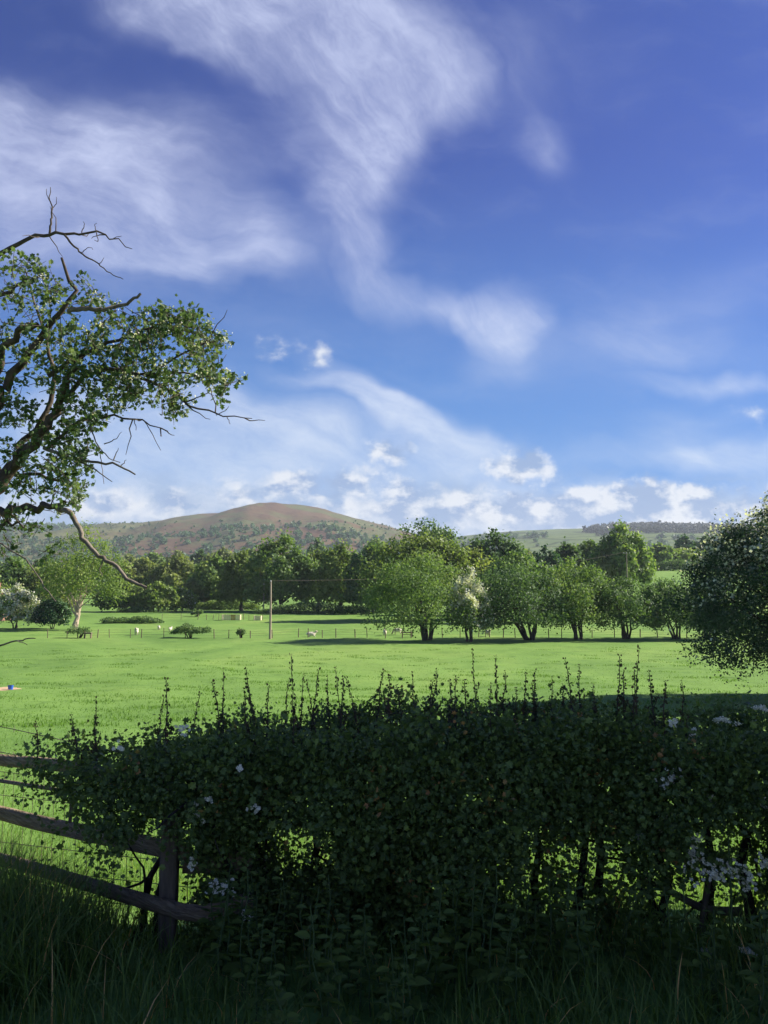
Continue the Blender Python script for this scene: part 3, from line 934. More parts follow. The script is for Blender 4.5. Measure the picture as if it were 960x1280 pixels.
# lick tub and the bare patch it stands on
d = 46
p = at(12, 862, d); gz = float(ground(p[0], d))
a = np.linspace(0, 2 * pi, 40, endpoint=False)
rr = 1 + .18 * np.sin(3 * a + 1) + .1 * np.sin(7 * a)
cx, cy = p[0] - .55, d + .2
vx, vy = cx + 0.75 * rr * np.cos(a), cy + 1.5 * rr * np.sin(a)
mb = MB()
vv = np.stack([vx, vy, ground(vx, vy) + .012], 1)
vv = np.concatenate([vv, [[cx, cy, float(ground(cx, cy)) + .03]]])
mb.add(vv, [[i, (i + 1) % 40, 40] for i in range(40)])
tag(mb.build('bare_earth', M['soil']), kind='structure')
root = empty('lick_tub', (p[0] + .05, d, gz), 'small blue plastic lick tub on a patch of bare earth', 'tub')
root.scale = (.66, .66, .66)
h = np.array([0, .05, .3, .34, .36, .36, .30, .25])
rd = np.array([.17, .19, .215, .24, .24, .215, .20, .19])
mb = MB(); mb.tube(np.stack([0 * h, 0 * h, h], 1), rd, 20); mb.build('tub', M['bluetub'], root)
MB().tube([[0, 0, .2], [0, 0, .27], [0.02, 0, .31]], [.185, .185, .05], 14).build('lick_block', M['lick'], root)

# farmhouse with red roof (mostly behind the cream hawthorn) and a far white cottage
def house(name, label, px0, px1, ridge, eave, d, deep, wall, roof, base=None, rz=0.0):
    p = at((px0 + px1) / 2, ridge, d)
    gz = float(ground(p[0], d)) if base is None else base
    Wm = (px1 - px0) / FPX * d
    zr = p[2] - gz
    ze = at(0, eave, d)[2] - gz
    root = empty(name, (p[0], d, gz), label, 'house')
    w, e = Wm / 2, deep / 2
    v = [[-w, -e, -.4], [w, -e, -.4], [w, e, -.4], [-w, e, -.4], [-w, -e, ze], [w, -e, ze], [w, e, ze], [-w, e, ze], [-w, 0, zr - .15], [w, 0, zr - .15]]
    mb = MB(); mb.add(v, [[0, 1, 5, 4], [2, 3, 7, 6]]); mb.add(v, [[1, 2, 6, 9, 5], [3, 0, 4, 8, 7]])
    wl = mb.build('wall', wall, root)
    ov = .35
    rv = [[-w - ov, -e - ov, ze - .1], [w + ov, -e - ov, ze - .1], [w + ov, 0, zr], [-w - ov, 0, zr], [w + ov, e + ov, ze - .1], [-w - ov, e + ov, ze - .1]]
    rv2 = [[a, b, c - .14] for a, b, c in rv]
    mb = MB(); mb.add(rv + rv2, [[0, 1, 2, 3], [3, 2, 4, 5], [7, 6, 9, 8], [8, 9, 11, 10], [1, 0, 6, 7], [5, 4, 10, 11], [0, 3, 9, 6], [3, 5, 11, 9], [2, 1, 7, 8], [4, 2, 8, 10]])
    rf = mb.build('roof', roof, root)
    MB().box([w * .6, 0, zr + .45], [.7, .7, 1.3]).box([w * .6, 0, zr + 1.15], [.82, .82, .12]).build('chimney', wall, rf)
    for k in range(3):
        fr = MB(); x0 = -w + Wm * (k + .5) / 3
        fr.box([x0, -e - .03, ze * .55], [1.1, .08, 1.25])
        f_ = fr.build('window', M['whitewall'], root)
        MB().box([x0 - .25, -e - .075, ze * .55], [.44, .02, 1.05]).box([x0 + .25, -e - .075, ze * .55], [.44, .02, 1.05]).build('pane', M['glass'], f_)


house('farmhouse', 'brick farmhouse with a red tiled roof behind the cream hawthorn', -75, 15, 737, 750, 150, 7, M['brick'], M['roof'])
house('cottage', 'tiny white cottage on the slope between the far trees', 648, 657, 691, 695.5, 700, 7, M['whitewall'], M['slate'], base=float(at(652, 698.5, 700)[2]))

# ------------------------------------------------------------------ the large hawthorn on the right and trees out of frame
def big_tree(name, label, group, cx, cy, top_z, W, Dp, foot_h, leaf, n, leaf_s, bl=0.0, seed=1, tr=.2, stems=1, cat='tree', tmpl=T_DIAMOND, lobes=22, hm=.5, open_=0.0, csz=.07):
    rng = np.random.default_rng(seed)
    gz = float(ground(cx, cy))
    zb = gz + foot_h
    cc = np.array([cx, cy, (top_z + zb) / 2])
    P, V, O, L = crown_points(rng, cc, W, top_z - zb, Dp, n, lobes, 30, hm, open_, csz)
    off = np.array([cx, cy, gz])
    root = empty(name, off, label, cat, group)
    mb = MB()
    mats = [M[leaf], M['blossom']]
    zz = (P[:, 2] - zb) / (top_z - zb)
    isb = rng.random(len(P)) < bl * np.clip(zz * 2.4 - .95, .05, 1.2) * (np.sin(P[:, 0] * 1.9 + 1) * np.sin(P[:, 2] * 2.3 + P[:, 1]) > -.1)
    if isb.any():
        leaves(mb, P[isb] - off, leaf_s * rng.uniform(.8, 1.3, isb.sum()), T_QUAD, mat=1, rng=rng, up=.8)
    P, V, O = P[~isb], V[~isb], O[~isb]
    leaves(mb, P - off, leaf_s * rng.uniform(.7, 1.3, len(P)), tmpl, var=V, rng=rng, up=.45, out=O)
    mb.build('crown', mats, root)
    tb = MB()
    H = top_z - gz
    path = wiggle(np.array([0, 0, -.3]), np.array([0, 0, foot_h + (top_z - zb) * .55]), 10, .03 * H, rng)
    rad = tr * np.linspace(1.2, .25, 10)
    tb.tube(path, rad, 9)
    for q, r in L:
        j = rng.integers(3, 8)
        tb.tube(wiggle(path[j], q - off, 7, .03 * H, rng), np.linspace(rad[j] * .5, .015, 7), 6)
    tb.build('trunk', M['bark_dark'], root)
    return root


p = at(1000, 616, 40)
root = big_tree('hawthorn_tree', 'large dark hawthorn with drooping branches and fading blossom at the edge of the near field', None, 19.9, 40, p[2] + .25, 12.6, 10.0, .15, 'leaf_thorn', 90000, .125, .40, 11, .3, lobes=34, csz=.06, hm=.40)

# ------------------------------------------------------------------ near thorn tree (left), limbs traced in depth
def near_tree():
    rng = np.random.default_rng(99)
    D0 = 6.8
    base = np.array([-4.6, 7.0, float(ground(-4.6, 7.0))])
    root = empty('hawthorn_tree', base, 'half-dead thorn tree with bare crooked twigs and small fresh leaves against the sky', 'tree')
    tb, dead, deads = MB(), MB(), []

    def br(pts, r0, r1, d0=D0, d1=None, mb=tb, n=None, sides=7, jit=.02):
        d1 = d0 if d1 is None else d1
        k = len(pts)
        P = np.array([at(a, b, d0 + (d1 - d0) * i / (k - 1)) for i, (a, b) in enumerate(pts)])
        m = n or max(6, 3 * k)
        q = smooth_path(P, m)
        q[1:-1] += rng.normal(size=(m - 2, 3)) * min(jit, max(r0, .006) * .45)
        if mb is dead:
            mb = MB()
            deads.append(mb)
        mb.tube(q - base, np.linspace(r0, r1, m), sides)
        return q

    hub = at(-70, 690, 6.9)
    t0 = smooth_path(np.array([base - [0, 0, .3], base + [.1, 0, .5], hub]), 8)
    tb.tube(t0 - base, np.linspace(.17, .11, 8), 10)
    br([(-70, 690), (-66, 590), (-62, 480), (-58, 375), (-40, 300)], .07, .02, 6.9, 7.2)
    B = []
    B.append(br([(-70, 690), (-25, 640), (0, 609), (22, 575), (49, 549), (67, 515), (81, 485), (94, 459), (108, 440)], .085, .016, 6.9, 6.7))
    B.append(br([(-70, 690), (-60, 590), (-20, 530), (0, 496), (19, 462), (49, 421), (86, 389), (94, 369), (90, 345), (77, 322)], .075, .010, 6.9, 6.5))
    br([(86, 389), (105, 387), (124, 387), (154, 383), (166, 375), (176, 367)], .022, .011, 6.55, 6.5, dead)
    B.append(br([(-60, 380), (-20, 335), (0, 316), (30, 303), (62, 292), (94, 292), (120, 290), (142, 298), (165, 311)], .030, .003, 7.2, 7.0))
    br([(62, 292), (64, 275), (66, 264), (62, 248), (63, 234)], .011, .003, 7.1)
    br([(66, 262), (72, 252), (70, 246)], .004, .002, 7.1); br([(64, 255), (58, 243), (58, 236)], .004, .002, 7.1)
    br([(81, 294), (90, 305), (101, 316), (112, 324), (124, 331), (140, 343), (154, 349)], .010, .003, 7.05)
    br([(101, 316), (112, 308), (116, 312)], .004, .002, 7.05); br([(124, 331), (130, 322)], .004, .002, 7.05)
    br([(102, 291), (106, 280), (104, 277)], .005, .002, 7.0); br([(120, 290), (118, 281), (121, 279)], .004, .002, 7.0)
    br([(120, 290), (124, 303), (118, 300)], .005, .002, 7.0); br([(142, 298), (152, 295)], .004, .002, 7.0)
    B.append(br([(-40, 520), (0, 459), (11, 425), (30, 412), (47, 405)], .05, .02, 7.0, 6.6))
    B.append(br([(-60, 480), (-20, 400), (0, 372), (25, 350), (50, 345)], .04, .01, 7.3, 7.0))
    B.append(br([(-60, 650), (-20, 640), (0, 639), (37, 637), (64, 633), (80, 628)], .05, .020, 6.9, 6.3))
    br([(71, 635), (94, 642), (99, 669), (112, 684), (130, 697), (145, 710), (160, 725), (172, 731), (183, 735)], .022, .011, 6.3, 6.1, dead, jit=.008)
    br([(130, 697), (124, 712), (128, 720)], .006, .002, 6.2, 6.2, dead)
    B.append(br([(60, 560), (94, 526), (142, 520), (180, 526), (210, 539)], .018, .003, 6.8, 6.5))
    br([(180, 526), (192, 545), (201, 563)], .004, .002, 6.6); br([(168, 523), (170, 538)], .004, .002, 6.6)
    br([(55, 560), (97, 575), (139, 579), (155, 585), (169, 593)], .016, .006, 6.6, 6.4, dead)
    br([(97, 575), (120, 588), (140, 602)], .008, .003, 6.6, 6.4, dead)
    br([(108, 520), (118, 548), (124, 560), (140, 575), (150, 578)], .007, .003, 6.6, 6.5, dead)
    br([(124, 560), (128, 585), (130, 605)], .004, .002, 6.6, 6.5, dead)
    for q in [((142, 575), (148, 560)), ((110, 530), (128, 522)), ((130, 555), (146, 548), (152, 540)), ((150, 584), (158, 575)), ((120, 520), (100, 505))]:
        br(list(q), .005, .002, 6.5, 6.5, dead)
    B.append(br([(80, 500), (112, 462), (150, 462), (195, 477), (232, 503), (270, 519), (295, 520), (315, 523)], .022, .003, 6.9, 6.5))
    br([(270, 519), (283, 512), (286, 508)], .004, .002, 6.55); br([(283, 520), (288, 530)], .004, .002, 6.55); br([(232, 503), (262, 490), (268, 495)], .006, .002, 6.6)
    B.append(br([(60, 470), (110, 440), (146, 427), (176, 415), (200, 405), (222, 398)], .022, .006, 6.9, 6.6))
    B.append(br([(150, 462), (187, 468), (221, 446), (250, 430), (275, 425)], .014, .004, 6.8, 6.5))
    B.append(br([(180, 470), (225, 465), (260, 470), (285, 483)], .012, .003, 6.7, 6.5))
    B.append(br([(20, 560), (60, 520), (70, 480), (60, 430), (40, 370), (30, 335)], .03, .006, 7.4, 7.5))
    B.append(br([(-40, 600), (30, 590), (70, 600), (95, 610)], .03, .006, 7.2, 7.0))
    br([(-80, 660), (-20, 668), (20, 690), (34, 700), (48, 720), (58, 738), (70, 752)], .009, .003, 6.9, 5.9, dead)
    br([(-130, 760), (-70, 800), (-20, 812), (0, 806), (22, 801), (36, 799), (44, 798)], .014, .003, 6.9, 5.5, dead)
    br([(22, 801), (34, 806)], .003, .002, 5.55, 5.5, dead)
    B.append(br([(-60, 700), (-20, 668), (0, 655), (18, 650), (30, 660)], .03, .006, 6.5, 6.2))
    # small random twigs off the branches
    for q in B:
        for _ in range(5):
            s = q[rng.integers(len(q) // 3, len(q))]
            e = s + unit(rng.normal(size=3)) * rng.uniform(.12, .35)
            tb.tube(wiggle(s, e, 5, .03, rng) - base, np.linspace(.006, .002, 5), 5)
    tb.build('trunk', M['twig'], root)
    for b_ in deads:
        b_.build('dead_branch', M['deadwood'], root)
    clumps = [(30, 340, 26, 14), (58, 350, 30, 16), (45, 400, 28, 18), (15, 372, 22, 12), (112, 372, 14, 8), (78, 440, 36, 26), (30, 465, 26, 12), (100, 478, 34, 28), (122, 440, 26, 20), (150, 458, 30, 30),
              (182, 430, 30, 30), (205, 408, 18, 16), (222, 402, 16, 16), (236, 418, 16, 16), (266, 426, 13, 12), (242, 446, 15, 14), (252, 470, 13, 9), (283, 480, 9, 8), (268, 476, 10, 6), (200, 475, 22, 20), (218, 508, 13, 12), (165, 488, 18, 16),
              (90, 535, 28, 26), (100, 570, 24, 22), (60, 588, 30, 26), (75, 618, 26, 22), (20, 560, 34, 30), (8, 515, 32, 26), (40, 622, 18, 12), (96, 608, 13, 9), (8, 645, 14, 8), (60, 470, 30, 20), (130, 500, 24, 14), (80, 500, 28, 22),
              (-40, 480, 60, 60), (-60, 400, 60, 50), (-70, 560, 60, 55), (-20, 620, 40, 25), (18, 660, 22, 12), (50, 690, 14, 6), (5, 690, 16, 8), (40, 655, 14, 5), (150, 405, 13, 8), (128, 400, 14, 6), (-30, 330, 30, 20), (45, 545, 26, 22), (115, 520, 16, 8), (30, 520, 24, 18),
              (10, 410, 20, 10), (85, 410, 22, 12), (25, 435, 20, 10), (70, 565, 26, 20), (15, 600, 22, 14), (62, 372, 22, 12)]
    mb, bl = MB(), MB()
    tw = MB()
    for (cx, cy, rp, k) in clumps:
        for _ in range(max(1, int(k * (1.4 if cx > 110 else (.62 if cx < 65 and cy > 440 else .85))))):
            a, b = rng.normal(0, .45, 2) * rp
            p0 = at(cx + a, cy + b, 6.75 + rng.normal(0, .35))
            n = rng.integers(7, 13)
            dv = unit(rng.normal(size=3) + np.array([.35, 0, .15]))
            ts = rng.uniform(0, .15, n)[:, None]
            P = p0 + dv * ts + rng.normal(size=(n, 3)) * .022
            cv = rng.normal(.45, .2)
            leaves(mb, P - base, rng.uniform(.030, .056, n), T_LOBED, bias=dv, k=.6, var=np.clip(rng.normal(cv, .15, n), 0, 1), rng=rng, up=.4)
            tw.tube(np.array([p0 - dv * .05, p0 + dv * .05, p0 + dv * .15]) - base, [.003, .0025, .0015], 4)
            if rng.random() < (.30 if cx > 120 else .07):
                m = 20
                leaves(bl, p0 + dv * .12 + rng.normal(size=(m, 3)) * .022 - base, rng.uniform(.010, .018, m), T_QUAD, rng=rng, up=1.2)
    mb.build('crown', M['leaf_haw'], root)
    bl.build('blossom', M['blossom'], root)
    tw.build('twigs_fine', M['twig'], root).name = 'twig'


near_tree()

# ------------------------------------------------------------------ near fence: weathered split rails, post, rod, netting, barbed wire
FP = np.array([-1.09, 4.36])           # the visible post
FDIR = unit(np.array([-1.62, 1.50]))   # the fence leaves the hedge towards the far left


def fpt(s, z):
    """a point s metres along the fence from the post (negative: into the hedge)"""
    if s >= 0:
        q = FP + FDIR * s
    else:
        q = FP + np.array([1.0, .10]) * (-s)
    return np.array([q[0], q[1], z])


def pz(px, py):
    """world point where the ray through a pixel meets the fence plane left of the post"""
    u, v = ray(px, py)
    # FP + FDIR*s = (u*d, d)
    s = (u * FP[1] - FP[0]) / (FDIR[0] - u * FDIR[1])
    d = FP[1] + FDIR[1] * s
    return np.array([u * d, d, 1.7 + v * d])


def rail(mb, pts, h, t, rng):
    """rough split rail: a box section that wanders"""
    q = smooth_path(np.array(pts), 22)
    k = len(q)
    tt = unit(np.gradient(q, axis=0))
    side = unit(np.cross(tt, [0, 0, 1] if np.abs(tt[:, 2]).mean() < .8 else [0, 1, 0]))
    upv = np.cross(side, tt)
    ang = np.linspace(0, 2 * pi, 12, endpoint=False)
    cs = np.stack([np.sign(np.cos(ang)) * np.abs(np.cos(ang)) ** .5, np.sign(np.sin(ang)) * np.abs(np.sin(ang)) ** .6], 1)
    w = 1 + np.cumsum(rng.normal(0, .03, (k, 12)), 0) * .5 + rng.normal(0, .03, (k, 12))
    v = q[:, None, :] + side[:, None, :] * (cs[None, :, 0:1] * t / 2 * w[..., None]) + upv[:, None, :] * (cs[None, :, 1:2] * h / 2 * w[..., None])
    idx = np.arange(k * 12).reshape(k, 12)
    f = np.stack([idx[:-1], np.roll(idx[:-1], -1, 1), np.roll(idx[1:], -1, 1), idx[1:]], -1).reshape(-1, 4)
    mb.add(v.reshape(-1, 3), f, smooth=True)
    mb.add(np.concatenate([v[0], v[-1]]), np.array([np.arange(12)[::-1], np.arange(12) + 12]))


rng = np.random.default_rng(17)
gz = float(ground(FP[0], FP[1]))
froot = empty('rail_fence', (FP[0], FP[1], gz), 'old grey split-rail fence with sagging rails running into the hedge', 'fence')
fo = np.array([FP[0], FP[1], gz])
for (pts, h, t) in [([(-140, 938), (0, 954), (67, 959), (140, 975), (215, 985)], .078, .055),
                    ([(-140, 985), (0, 1022), (60, 1037), (130, 1052), (230, 1072)], .092, .055),
                    ([(-60, 1058), (20, 1072), (130, 1104), (190, 1122), (262, 1141), (285, 1147)], .075, .05)]:
    P = [pz(a, b) for a, b in pts]
    if pts[-1][1] > 1100: P[-1] = P[-1] + np.array([.06, .34, -.02])   # the broken end has swung back into the hedge
    mb = MB(); rail(mb, [q - fo + np.array([.0, -.075 if pts[-1][1] > 1100 else .075, 0]) for q in P], h, t, rng); mb.build('rail', M['rail'], froot)
for zz, e in ((.28, .40), ):   # rails running on into the hedge
    mb = MB(); rail(mb, [fpt(-s, zz - .05 * s + .02 * sin(s * 3)) - fo + np.array([0, .07, 0]) for s in np.linspace(.05, e, 6)], .10, .055, rng); mb.build('rail', M['rail'], froot)
for s, hh in ((0, .80), (2.25, .95)):
    b = fpt(s, float(ground(*fpt(s, 0)[:2])) - .3)
    mb = MB()
    q = np.array([b, b + [0, 0, .6], b + [.01, 0, hh + .3]]) - fo
    rail(mb, q, .085, .09, rng); mb.build('post', M['post'], froot)
# thin split rod between top and middle rail
mb = MB(); mb.tube(np.array([pz(-140, 962), pz(0, 977), pz(70, 988), pz(137, 999)]) - fo + [0, .02, 0], [.014, .013, .012, .010], 8); mb.build('rod', M['post'], froot)
mb = MB(); mb.tube(np.array([pz(89, 985), pz(87, 1008), pz(85, 1030)]) - fo + [0, .03, 0], [.014, .013, .012], 6); mb.build('stake', M['post'], froot)

wroot = empty('wire_netting', (FP[0], FP[1], gz), 'thin sheep netting with two strands of barbed wire behind the rails', 'wire fence')
nb = np.array([.10, .13, 0])
mb = MB()
levels = np.linspace(0, 1, 7)
S = np.linspace(-.4, 4.2, 31)
top = np.array([fpt(s, .62 - .10 * s) for s in S]); bot = np.array([fpt(s, float(ground(*fpt(s, 0)[:2])) + .02) for s in S])
for l in levels:
    mb.tube(bot + (top - bot) * l + nb - fo, .0022, 4)
for k in range(len(S)):
    mb.tube(np.array([bot[k], (bot[k] + top[k]) / 2 + rng.normal(0, .006, 3), top[k]]) + nb - fo, .0016, 4)
mb.build('netting', M['wire'], wroot)
for ya, yb in ((900, 937), (932, 968)):
    P = smooth_path(np.array([pz(-150, ya - 16), pz(0, ya + 13), pz(100, yb - 1), pz(180, yb + 14)]), 40)
    mb = MB(); mb.tube(P + nb * .5 - fo, .0028, 5)
    for k in range(1, 40, 2):
        dv = unit(rng.normal(size=3)) * .022
        mb.tube(np.array([P[k] - dv, P[k], P[k] + dv]) + nb * .5 - fo, .0018, 4)
    mb.build('barbed_wire', M['wire'], wroot)

# ------------------------------------------------------------------ the hawthorn hedge
def near_hedge():
    rng = np.random.default_rng(31)
    yc = 4.75
    x0, x1 = -1.95, 7.5
    root = empty('hawthorn_hedge', (1.0, yc, float(ground(1, yc))), 'dark clipped hawthorn hedge in shade with loose shoots along its top', 'hedge')
    off = np.array([1.0, yc, float(ground(1, yc))])

    def topz(x):
        z = .95 + .035 * np.sin(x * 2.3) + .03 * np.sin(x * 6.1 + 1) + .02 * np.sin(x * 13)
        return z - .20 * np.clip((-.35 - x) / 1.3, 0, 1) ** 1.2

    # openings right through the hedge where daylight shows (x, z, rx, rz, how open)
    gaps = [(380, 1038, 34, 30, .93), (305, 1050, 20, 10, .6), (520, 1020, 16, 8, .6), (645, 1040, 11, 34, .75), (682, 1042, 13, 22, .75), (716, 1032, 9, 12, .5), (742, 1030, 9, 14, .5), (863, 1010, 28, 20, .75), (895, 1040, 16, 26, .8),
            (866, 1112, 48, 30, .97), (830, 1150, 34, 14, .8), (765, 1096, 18, 16, .6), (800, 1105, 14, 10, .6), (690, 1096, 24, 12, .7), (560, 1060, 10, 10, .7), (550, 1085, 10, 18, .6), (455, 1090, 8, 24, .6), (480, 1150, 10, 18, .55),
            (545, 1140, 12, 20, .55), (740, 970, 9, 9, .8), (900, 955, 22, 12, .55), (938, 960, 14, 16, .5), (940, 1030, 12, 20, .55), (660, 1115, 30, 10, .5), (250, 1062, 22, 18, .7), (930, 1110, 20, 20, .6)]
    gaps += [(228, 1040, 22, 40, .8), (222, 1090, 26, 30, .7), (640, 1090, 22, 16, .7), (905, 1090, 16, 20, .6), (720, 1070, 20, 18, .6), (790, 1060, 10, 14, .6), (400, 1080, 12, 18, .5), (365, 1080, 10, 20, .5), (600, 1040, 10, 22, .6), (620, 1100, 14, 22, .6), (700, 1140, 26, 12, .5)]
    G = []
    for (a, b, ra, rb, o) in gaps:
        q = at(a, b, yc)
        G.append((q[0], q[2], ra / FPX * yc * 1.4, rb / FPX * yc * 1.15, o))

    def thin(P):
        keep = np.ones(len(P), bool)
        for gx, gz_, rx, rz_, o in G:
            e = ((P[:, 0] - gx) / rx) ** 2 + ((P[:, 2] - gz_) / rz_) ** 2
            keep &= ~((e < 1) & (rng.random(len(P)) < o))
        return keep

    # spray positions
    n = 15000
    X = rng.uniform(x0, 3.0, n)
    Zt = topz(X)
    f = rng.random(n)
    Z = -.12 + (Zt + .12) * np.where(rng.random(n) < .40, .45 + .55 * f, f)
    half = .55 * np.clip(.55 + .75 * np.sin(np.clip((Z + .15) / (Zt + .15), 0, 1) * pi * .82 + .25), .3, 1.2)
    half *= np.clip(.45 + Z / .55, .42, 1)
    half *= np.clip((X - x0) / .55, .3, 1)
    side = rng.random(n)
    Yo = np.where(side < .42, -1 + .35 * rng.random(n), np.where(side < .68, 1 - .35 * rng.random(n), rng.uniform(-1, 1, n)))
    bump = .10 * np.sin(X * 3.1 + Z * 2) + .07 * np.sin(X * 7.7 - Z * 5)
    Y = yc + Yo * half + bump * np.sign(Yo)
    P = np.stack([X, Y, Z], 1)
    lift = np.interp(X, [-1.95, -1.70, -1.45, -1.2, -1.0, -.8], [.72, .62, .50, .36, .20, -.1])   # the loose end hangs over the rails
    keep = thin(P) & (rng.random(n) < np.interp(X, [-1.95, -1.5, -1.2], [.25, .6, 1])) & ((Z > lift) | (rng.random(n) < .04))
    P = P[keep]
    mb, tw = MB(), MB()
    outd = np.stack([np.zeros(len(P)), np.sign(P[:, 1] - yc) * .7, np.full(len(P), .25)], 1)
    dv = unit(rng.normal(size=P.shape) + outd)
    m = 14
    ts = rng.uniform(-.2, 1, (len(P), m, 1))
    Q = P[:, None, :] + dv[:, None, :] * ts * .12 + rng.normal(size=(len(P), m, 3)) * .030
    var = np.clip(rng.normal(.42, .17, (len(P), 1)) + rng.normal(0, .14, (len(P), m)), 0, .88)
    var = np.where(rng.random((len(P), 1)) < .012, .95 + .05 * rng.random((len(P), m)), var)
    Qf = Q.reshape(-1, 3)
    kp = thin(Qf)
    leaves(mb, Qf[kp] - off, np.clip(rng.lognormal(math.log(.026), .28, kp.sum()), .012, .048), T_LOBED, bias=np.repeat(dv, m, 0)[kp], k=.7, var=var.ravel()[kp], rng=rng, up=.35)
    mb.build('foliage', M['leaf_hedge'], root)
    # denser undergrowth low in the middle of the hedge
    n3 = 2600
    X = rng.uniform(-1.0, 1.0, n3)
    P3 = np.stack([X, yc + rng.uniform(-.5, .45, n3), rng.uniform(-.15, .40, n3)], 1)
    P3 = P3[thin(P3)]
    Q3 = (P3[:, None, :] + rng.normal(size=(len(P3), 11, 3)) * .055).reshape(-1, 3)
    Q3 = Q3[thin(Q3)]
    mb = MB()
    leaves(mb, Q3 - off, rng.uniform(.02, .038, len(Q3)), T_LOBED, var=np.clip(rng.normal(.35, .2, len(Q3)), 0, .9), rng=rng, up=.35)
    mb.build('foliage', M['leaf_hedge'], root)
    # the part of the hedge beyond the frame, to the lane's bend
    n2 = 14000
    X = rng.uniform(2.9, x1, n2)
    Pz = np.stack([X, yc + rng.uniform(-.55, .55, n2), rng.uniform(-.05, 1, n2) * topz(X)], 1)
    mb = MB()
    leaves(mb, Pz - off, rng.uniform(.035, .07, n2), T_OVAL, var=rng.random(n2) * .85, rng=rng)
    mb.build('foliage', M['leaf_hedge'], root)
    # stems
    for k, x in enumerate(list(np.linspace(-1.4, 3.0, 21)) + [3.6, 4.4, 5.2, 6.0, 6.8]):
        x += rng.uniform(-.1, .1)
        y = yc + rng.uniform(-.18, .18)
        b = np.array([x, y, float(ground(x, y)) - .15])
        sb = MB()
        t = np.array([x + rng.normal(0, .22), y + rng.normal(0, .12), topz(x) * rng.uniform(.75, .92)])
        q = wiggle(b, t, 9, .10, rng)
        r0 = rng.uniform(.018, .042)
        sb.tube(q - off, np.linspace(r0, .008, 9), 7)
        for _ in range(6):
            j = rng.integers(2, 8)
            e = q[j] + unit(rng.normal(size=3) + [0, 0, .5]) * rng.uniform(.2, .5)
            if e[2] > topz(e[0]): e[2] = topz(e[0]) - .03
            sb.tube(wiggle(q[j], e, 6, .06, rng) - off, np.linspace(.009, .003, 6), 5)
        sb.build('stem', M['bark_dark'], root)
    # one laid (bent-over) stem seen through the big opening
    sb = MB()
    sb.tube(smooth_path(np.array([at(800, 1098, 4.7), at(835, 1112, 4.6), at(880, 1138, 4.6), at(925, 1140, 4.7)]), 10) - off, np.linspace(.014, .026, 10), 7)
    sb.tube(smooth_path(np.array([at(886, 1095, 4.55), at(880, 1135, 4.5), at(876, 1175, 4.5)]), 6) - off, .017, 7)
    sb.build('stem', M['post'], root)

    # upright shoots
    def shoot_mesh(seed):
        r = np.random.default_rng(seed)
        H = 1.0
        b = MB()
        q = wiggle(np.array([0, 0, -.25]), np.array([r.normal(0, .05), r.normal(0, .03), H]), 9, .05, r)
        b.tube(q, np.linspace(.017, .006, 9), 5, 1)
        for t in np.linspace(.12, 1, 17):
            pp = np.array([np.interp(t, np.linspace(0, 1, 9), q[:, i]) for i in range(3)])
            kk = 4
            dd = unit(r.normal(size=(kk, 3)) + [0, 0, .3])
            leaves(b, pp + dd * .012, r.uniform(.040, .085, kk) * (1.2 - .5 * t), T_LOBED, bias=dd, k=1.5, var=np.clip(r.normal(.45 + .35 * t, .2, kk), 0, 1), rng=r)
        for s in (.4, .62):
            j = int(s * 8)
            dd = unit(np.array([r.choice([-1, 1]) * .5, r.normal(0, .3), .9]))
            L_ = r.uniform(.15, .3)
            b.tube(np.array([q[j], q[j] + dd * L_ * .5, q[j] + dd * L_]), [.008, .006, .004], 4, 1)
            kk = 9
            leaves(b, q[j] + dd * r.uniform(.1, 1, (kk, 1)) * L_, r.uniform(.04, .08, kk), T_LOBED, var=r.random(kk), rng=r)
        return b.mesh('shoot', [M['leaf_shoot'], M['twig']])
    meshes = [shoot_mesh(500 + k) for k in range(7)]
    listed = [(46, 903), (103, 893), (123, 872), (112, 898), (210, 850), (196, 872), (275, 853), (283, 838), (322, 836), (312, 862), (352, 850), (368, 820), (388, 838), (378, 846), (395, 850), (412, 846), (430, 836), (428, 848), (452, 844), (470, 838),
              (490, 845), (484, 856), (507, 856), (520, 842), (541, 838), (536, 852), (560, 852), (575, 848), (597, 814), (588, 850), (620, 822), (630, 840), (652, 842), (668, 838), (662, 850), (690, 848), (714, 824), (722, 832), (704, 858),
              (768, 820), (778, 838), (795, 812), (790, 836), (820, 840), (828, 850), (856, 852), (742, 856), (335, 858), (245, 868), (610, 856), (640, 860)]
    for k, (px, py) in enumerate(listed):
        yy = yc + rng.uniform(-.32, .1)
        tip = at(px, py, yy)
        zb = topz(tip[0]) - .06
        h = max(.10, tip[2] - zb)
        o = bpy.data.objects.new('shoot', meshes[k % 7])
        COL.objects.link(o); o.parent = root
        o.location = Vector((tip[0] - off[0], yy - off[1], zb - off[2]))
        sw = rng.uniform(.20, .33)
        o.scale = (sw, sw, h)
        o.rotation_euler = (rng.normal(0, .06), rng.normal(0, .12), rng.uniform(0, 6.3))
    # blossom sprays (hawthorn flowers: discs of five petals in flat clusters)
    bm = MB()
    bl = [(231, 912, 9), (245, 1018, 12), (318, 1012, 8), (270, 1105, 12), (285, 1112, 10), (308, 1142, 8), (838, 978, 14), (832, 1024, 11), (886, 1000, 9), (878, 1085, 18), (898, 1090, 10), (920, 1088, 14), (935, 1104, 12), (955, 1080, 8), (960, 1006, 6),
          (848, 985, 8), (826, 1030, 8), (800, 1048, 6), (868, 1050, 7), (936, 1190, 7), (882, 1190, 6), (150, 935, 6), (262, 1000, 6), (240, 1080, 8), (300, 960, 5), (870, 1070, 10), (842, 903, 5), (866, 918, 5)]
